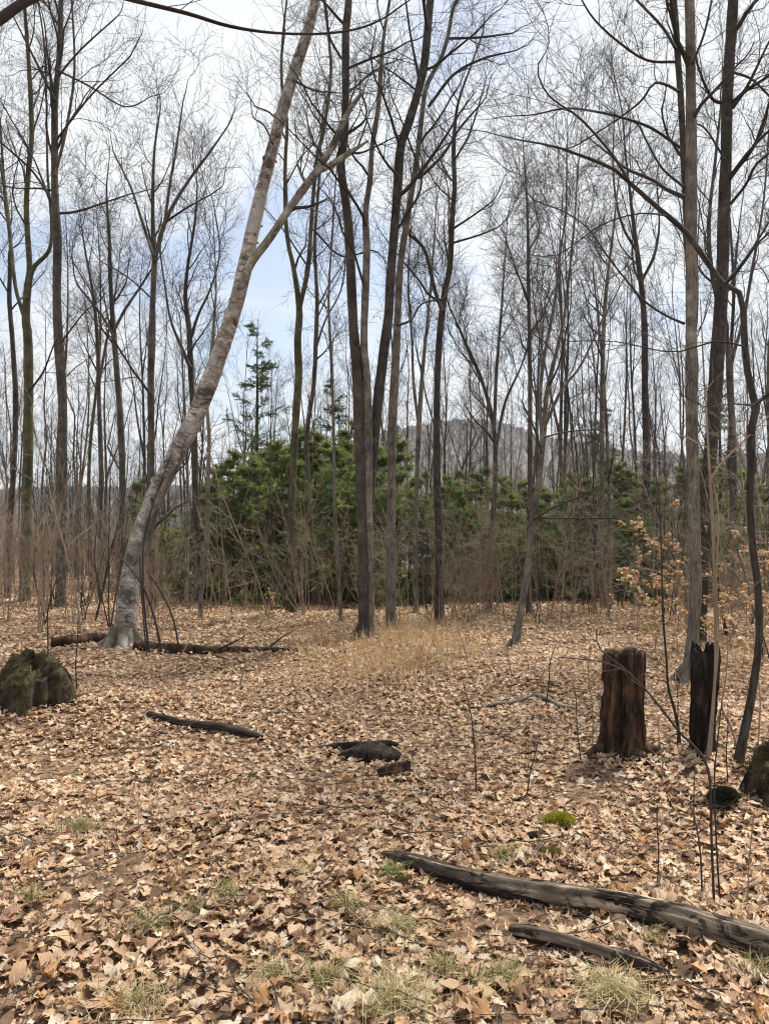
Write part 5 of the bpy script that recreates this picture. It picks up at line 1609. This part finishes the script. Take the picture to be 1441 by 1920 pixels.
# ------------------------------------------------------------------ dry grass, green grass tufts, twig litter
def blades(acc, base, h, lean, wd, cols, g, curve=0.5):
    n = len(base)
    az = g.uniform(0, 6.28, n)
    d = np.stack([np.cos(az), np.sin(az), np.zeros(n)], -1)
    ln = np.abs(g.normal(0, lean, n))[:, None]
    H = (h * g.uniform(0.55, 1.2, n))[:, None]
    z = np.array([0, 0, 1.0])
    p1 = base + z * H * 0.5 + d * H * 0.5 * ln * 0.6
    p2 = base + z * H * (1 - 0.35 * np.minimum(ln, 1.4)) + d * H * ln
    s_ = np.stack([-np.sin(az), np.cos(az), np.zeros(n)], -1) * wd
    V = np.stack([base - s_, base + s_, p1 - s_ * 0.8, p1 + s_ * 0.8, p2], 1).reshape(-1, 3)
    i = np.arange(n)[:, None] * 5
    q = i + np.array([[0, 1, 3, 2]]); t = i + np.array([[2, 3, 4]])
    C = np.asarray(cols)[g.integers(0, len(cols), n)] * g.uniform(0.75, 1.2, (n, 1))
    acc.add(V, q, t, np.repeat(C, 5, 0))


TAN = [(0.56, 0.39, 0.2), (0.62, 0.46, 0.26), (0.48, 0.31, 0.16), (0.66, 0.52, 0.32), (0.4, 0.23, 0.12)]
gg = np.random.default_rng(950)
acc = Acc()


def px_scatter(n, cx, cy, sx, sy):
    pts = []
    for _ in range(n):
        x, y = gg.normal(cx, sx), gg.normal(cy, sy)
        y = max(y, 1115)
        Y = (CAM[2]) * F / (y - HOR)
        p = at(x, y, Y)
        p[2] = terrain(p[0], p[1]) - 0.01
        pts.append(p)
    return np.array(pts)


for (n_, cx, cy, sx, sy, h_) in [(2300, 735, 1232, 62, 24, 0.36), (1300, 790, 1195, 44, 18, 0.42), (500, 660, 1262, 48, 14, 0.25), (700, 860, 1200, 60, 22, 0.3), (450, 585, 1215, 18, 20, 0.35),
                                 (1300, 480, 1165, 110, 18, 0.26), (500, 230, 1150, 120, 12, 0.3), (1100, 1000, 1180, 110, 22, 0.22), (900, 1350, 1230, 70, 26, 0.34), (350, 1130, 1270, 35, 20, 0.3),
                                 (1200, 700, 1150, 160, 12, 0.32), (700, 1180, 1160, 90, 14, 0.28), (900, 300, 1190, 200, 25, 0.16)]:
    blades(acc, px_scatter(int(n_ * 0.6), cx, cy, sx * 1.25, sy * 1.2), h_ * gg.uniform(0.5, 1.05, int(n_ * 0.6)), 0.75, 0.004, TAN, gg)
tag(acc.build("dry_grass", M_GRASS, smooth=False, tint=True), "dry straw-coloured grass standing before the centre trunks and along the wood's edge", "dry grass", kind="stuff")

GREEN = [(0.2, 0.21, 0.075), (0.34, 0.31, 0.13), (0.46, 0.39, 0.2), (0.15, 0.17, 0.055), (0.5, 0.42, 0.24)]
STRAW = [(0.52, 0.45, 0.24), (0.58, 0.5, 0.3), (0.38, 0.36, 0.16), (0.48, 0.42, 0.25)]
for j, (x, y, rad, n_, cols, lab) in enumerate([
        (150, 1560, 0.14, 260, GREEN, "green-brown grass tuft in the leaves at left middle"), (275, 1750, 0.09, 170, GREEN, "grass tuft in the left foreground leaves"),
        (360, 1720, 0.08, 130, GREEN, "small grass tuft right of the left foreground tuft"), (250, 1895, 0.13, 260, STRAW, "straw-green tuft at the bottom edge, left"),
        (515, 1845, 0.08, 160, GREEN, "green grass tuft near the bottom, left of centre"), (620, 1850, 0.09, 170, GREEN, "green grass tuft near the bottom centre"),
        (735, 1890, 0.16, 420, STRAW, "large pale straw tuft at the bottom centre"), (740, 1650, 0.07, 150, [(0.14, 0.2, 0.05), (0.22, 0.27, 0.09)], "bright green grass at the weathered log's left end"),
        (650, 1710, 0.07, 130, GREEN, "small green tuft left of the weathered log"), (745, 1750, 0.12, 240, STRAW, "straw tuft between log end and bottom centre"),
        (830, 1830, 0.07, 130, GREEN, "small green tuft right of the large straw tuft"), (940, 1850, 0.1, 220, GREEN, "green tuft below the broken limb's left end"),
        (1150, 1880, 0.13, 420, STRAW, "large pale straw tuft at the bottom right"), (1225, 1775, 0.05, 60, GREEN, "tiny green tuft between the log and broken limb"),
        (945, 1613, 0.07, 130, GREEN, "grass tuft just above the weathered log"), (430, 1690, 0.08, 110, GREEN, "sparse grass tuft left of centre foreground"), (1420, 1835, 0.07, 120, GREEN, "green tuft near the bottom right corner"),
        (60, 1690, 0.07, 90, GREEN, "sparse grass tuft near the left edge"), (560, 1640, 0.07, 70, STRAW, "sparse straw wisps left of the log's end")]):
    gj = np.random.default_rng(960 + j)
    gp = ground_at(x, y)
    r_ = np.abs(gj.normal(0, 0.55, n_)) * rad; a_ = gj.uniform(0, 6.28, n_)
    b_ = np.stack([gp[0] + r_ * np.cos(a_) * 1.25, gp[1] + r_ * np.sin(a_), np.zeros(n_)], -1)
    b_[:, 2] = terrain(b_[:, 0], b_[:, 1]) + 0.01
    acc = Acc(); blades(acc, b_, 0.085 if n_ < 300 else 0.11, 1.0, 0.0016, cols, gj)
    tag(acc.build("grass_tuft", M_GRASS, origin=gp, smooth=False, tint=True), lab, "grass tuft", "grass tufts in the leaf litter")


def litter_twigs():
    g = np.random.default_rng(990)
    acc = Acc()
    n = 1000
    Y = 2.2 + 12 * g.uniform(0, 1, n) ** 1.5; X = g.uniform(-1, 1, n) * (0.6 * Y + 0.8)
    L = g.uniform(0.08, 0.45, n); az = g.uniform(0, 6.28, n)
    P = np.empty((n, 5, 3)); d = np.stack([np.cos(az), np.sin(az)], -1)
    p = np.stack([X, Y], -1)
    for j in range(5):
        P[:, j, :2] = p
        P[:, j, 2] = terrain(p[:, 0], p[:, 1]) + 0.035 + g.uniform(0, 0.03, n)
        d = norm(d + g.normal(0, 0.2, d.shape)); p = p + d * (L / 4)[:, None]
    R = (g.uniform(0.0012, 0.004, n))[:, None] * np.linspace(1, 0.5, 5)[None]
    tubes(P, R, 4, acc)
    tag(acc.build("twig_litter", M_TWIG), "fine fallen twigs strewn over the leaves", "twig litter", kind="stuff")


litter_twigs()

# ------------------------------------------------------------------ the air: pale haze over the whole place
def haze():
    x0, x1, y0, y1, z0, z1 = -3100, 3100, -450, 4100, -60, 330
    V = [(x, y, z) for z in (z0, z1) for x, y in ((x0, y0), (x1, y0), (x1, y1), (x0, y1))]
    q = [(3, 2, 1, 0), (4, 5, 6, 7), (0, 1, 5, 4), (1, 2, 6, 5), (2, 3, 7, 6), (3, 0, 4, 7)]
    m = bpy.data.materials.new("pale_haze")
    m.use_nodes = True
    n, l = m.node_tree.nodes, m.node_tree.links
    n.clear()
    o = n.new("ShaderNodeOutputMaterial")
    v = n.new("ShaderNodeVolumePrincipled")
    v.inputs["Color"].default_value = (0.9, 0.93, 0.98, 1)
    v.inputs["Density"].default_value = 0.0002
    v.inputs["Anisotropy"].default_value = 0.2
    l.new(v.outputs[0], o.inputs["Volume"])
    tag(Acc().add(np.array(V, float), q).build("haze", m, smooth=False), "pale haze veiling the distant hill", "haze", kind="stuff")


haze()

# ------------------------------------------------------------------ look-alike trees: which one, counted along the wood
WORDS = """first second third fourth fifth sixth seventh eighth ninth tenth eleventh twelfth thirteenth fourteenth fifteenth sixteenth seventeenth
eighteenth nineteenth twentieth twenty-first twenty-second twenty-third twenty-fourth twenty-fifth twenty-sixth twenty-seventh twenty-eighth""".split()
same = {}
for o in bpy.data.objects:
    if o.parent is None and o.get("category") in ("tree", "evergreen", "sapling", "sprout") and o.get("group"):
        same.setdefault(o["label"], []).append(o)
for lab, os_ in same.items():
    os_.sort(key=lambda o: o.location.x / o.location.y)
    if len(os_) > 1:
        for k, o in enumerate(os_):
            o["label"] = lab + ", %s from the left" % (WORDS[k] if k < len(WORDS) else "last")

# ------------------------------------------------------------------ tidy
for o in bpy.data.objects:
    if "_o" in o:
        del o["_o"]
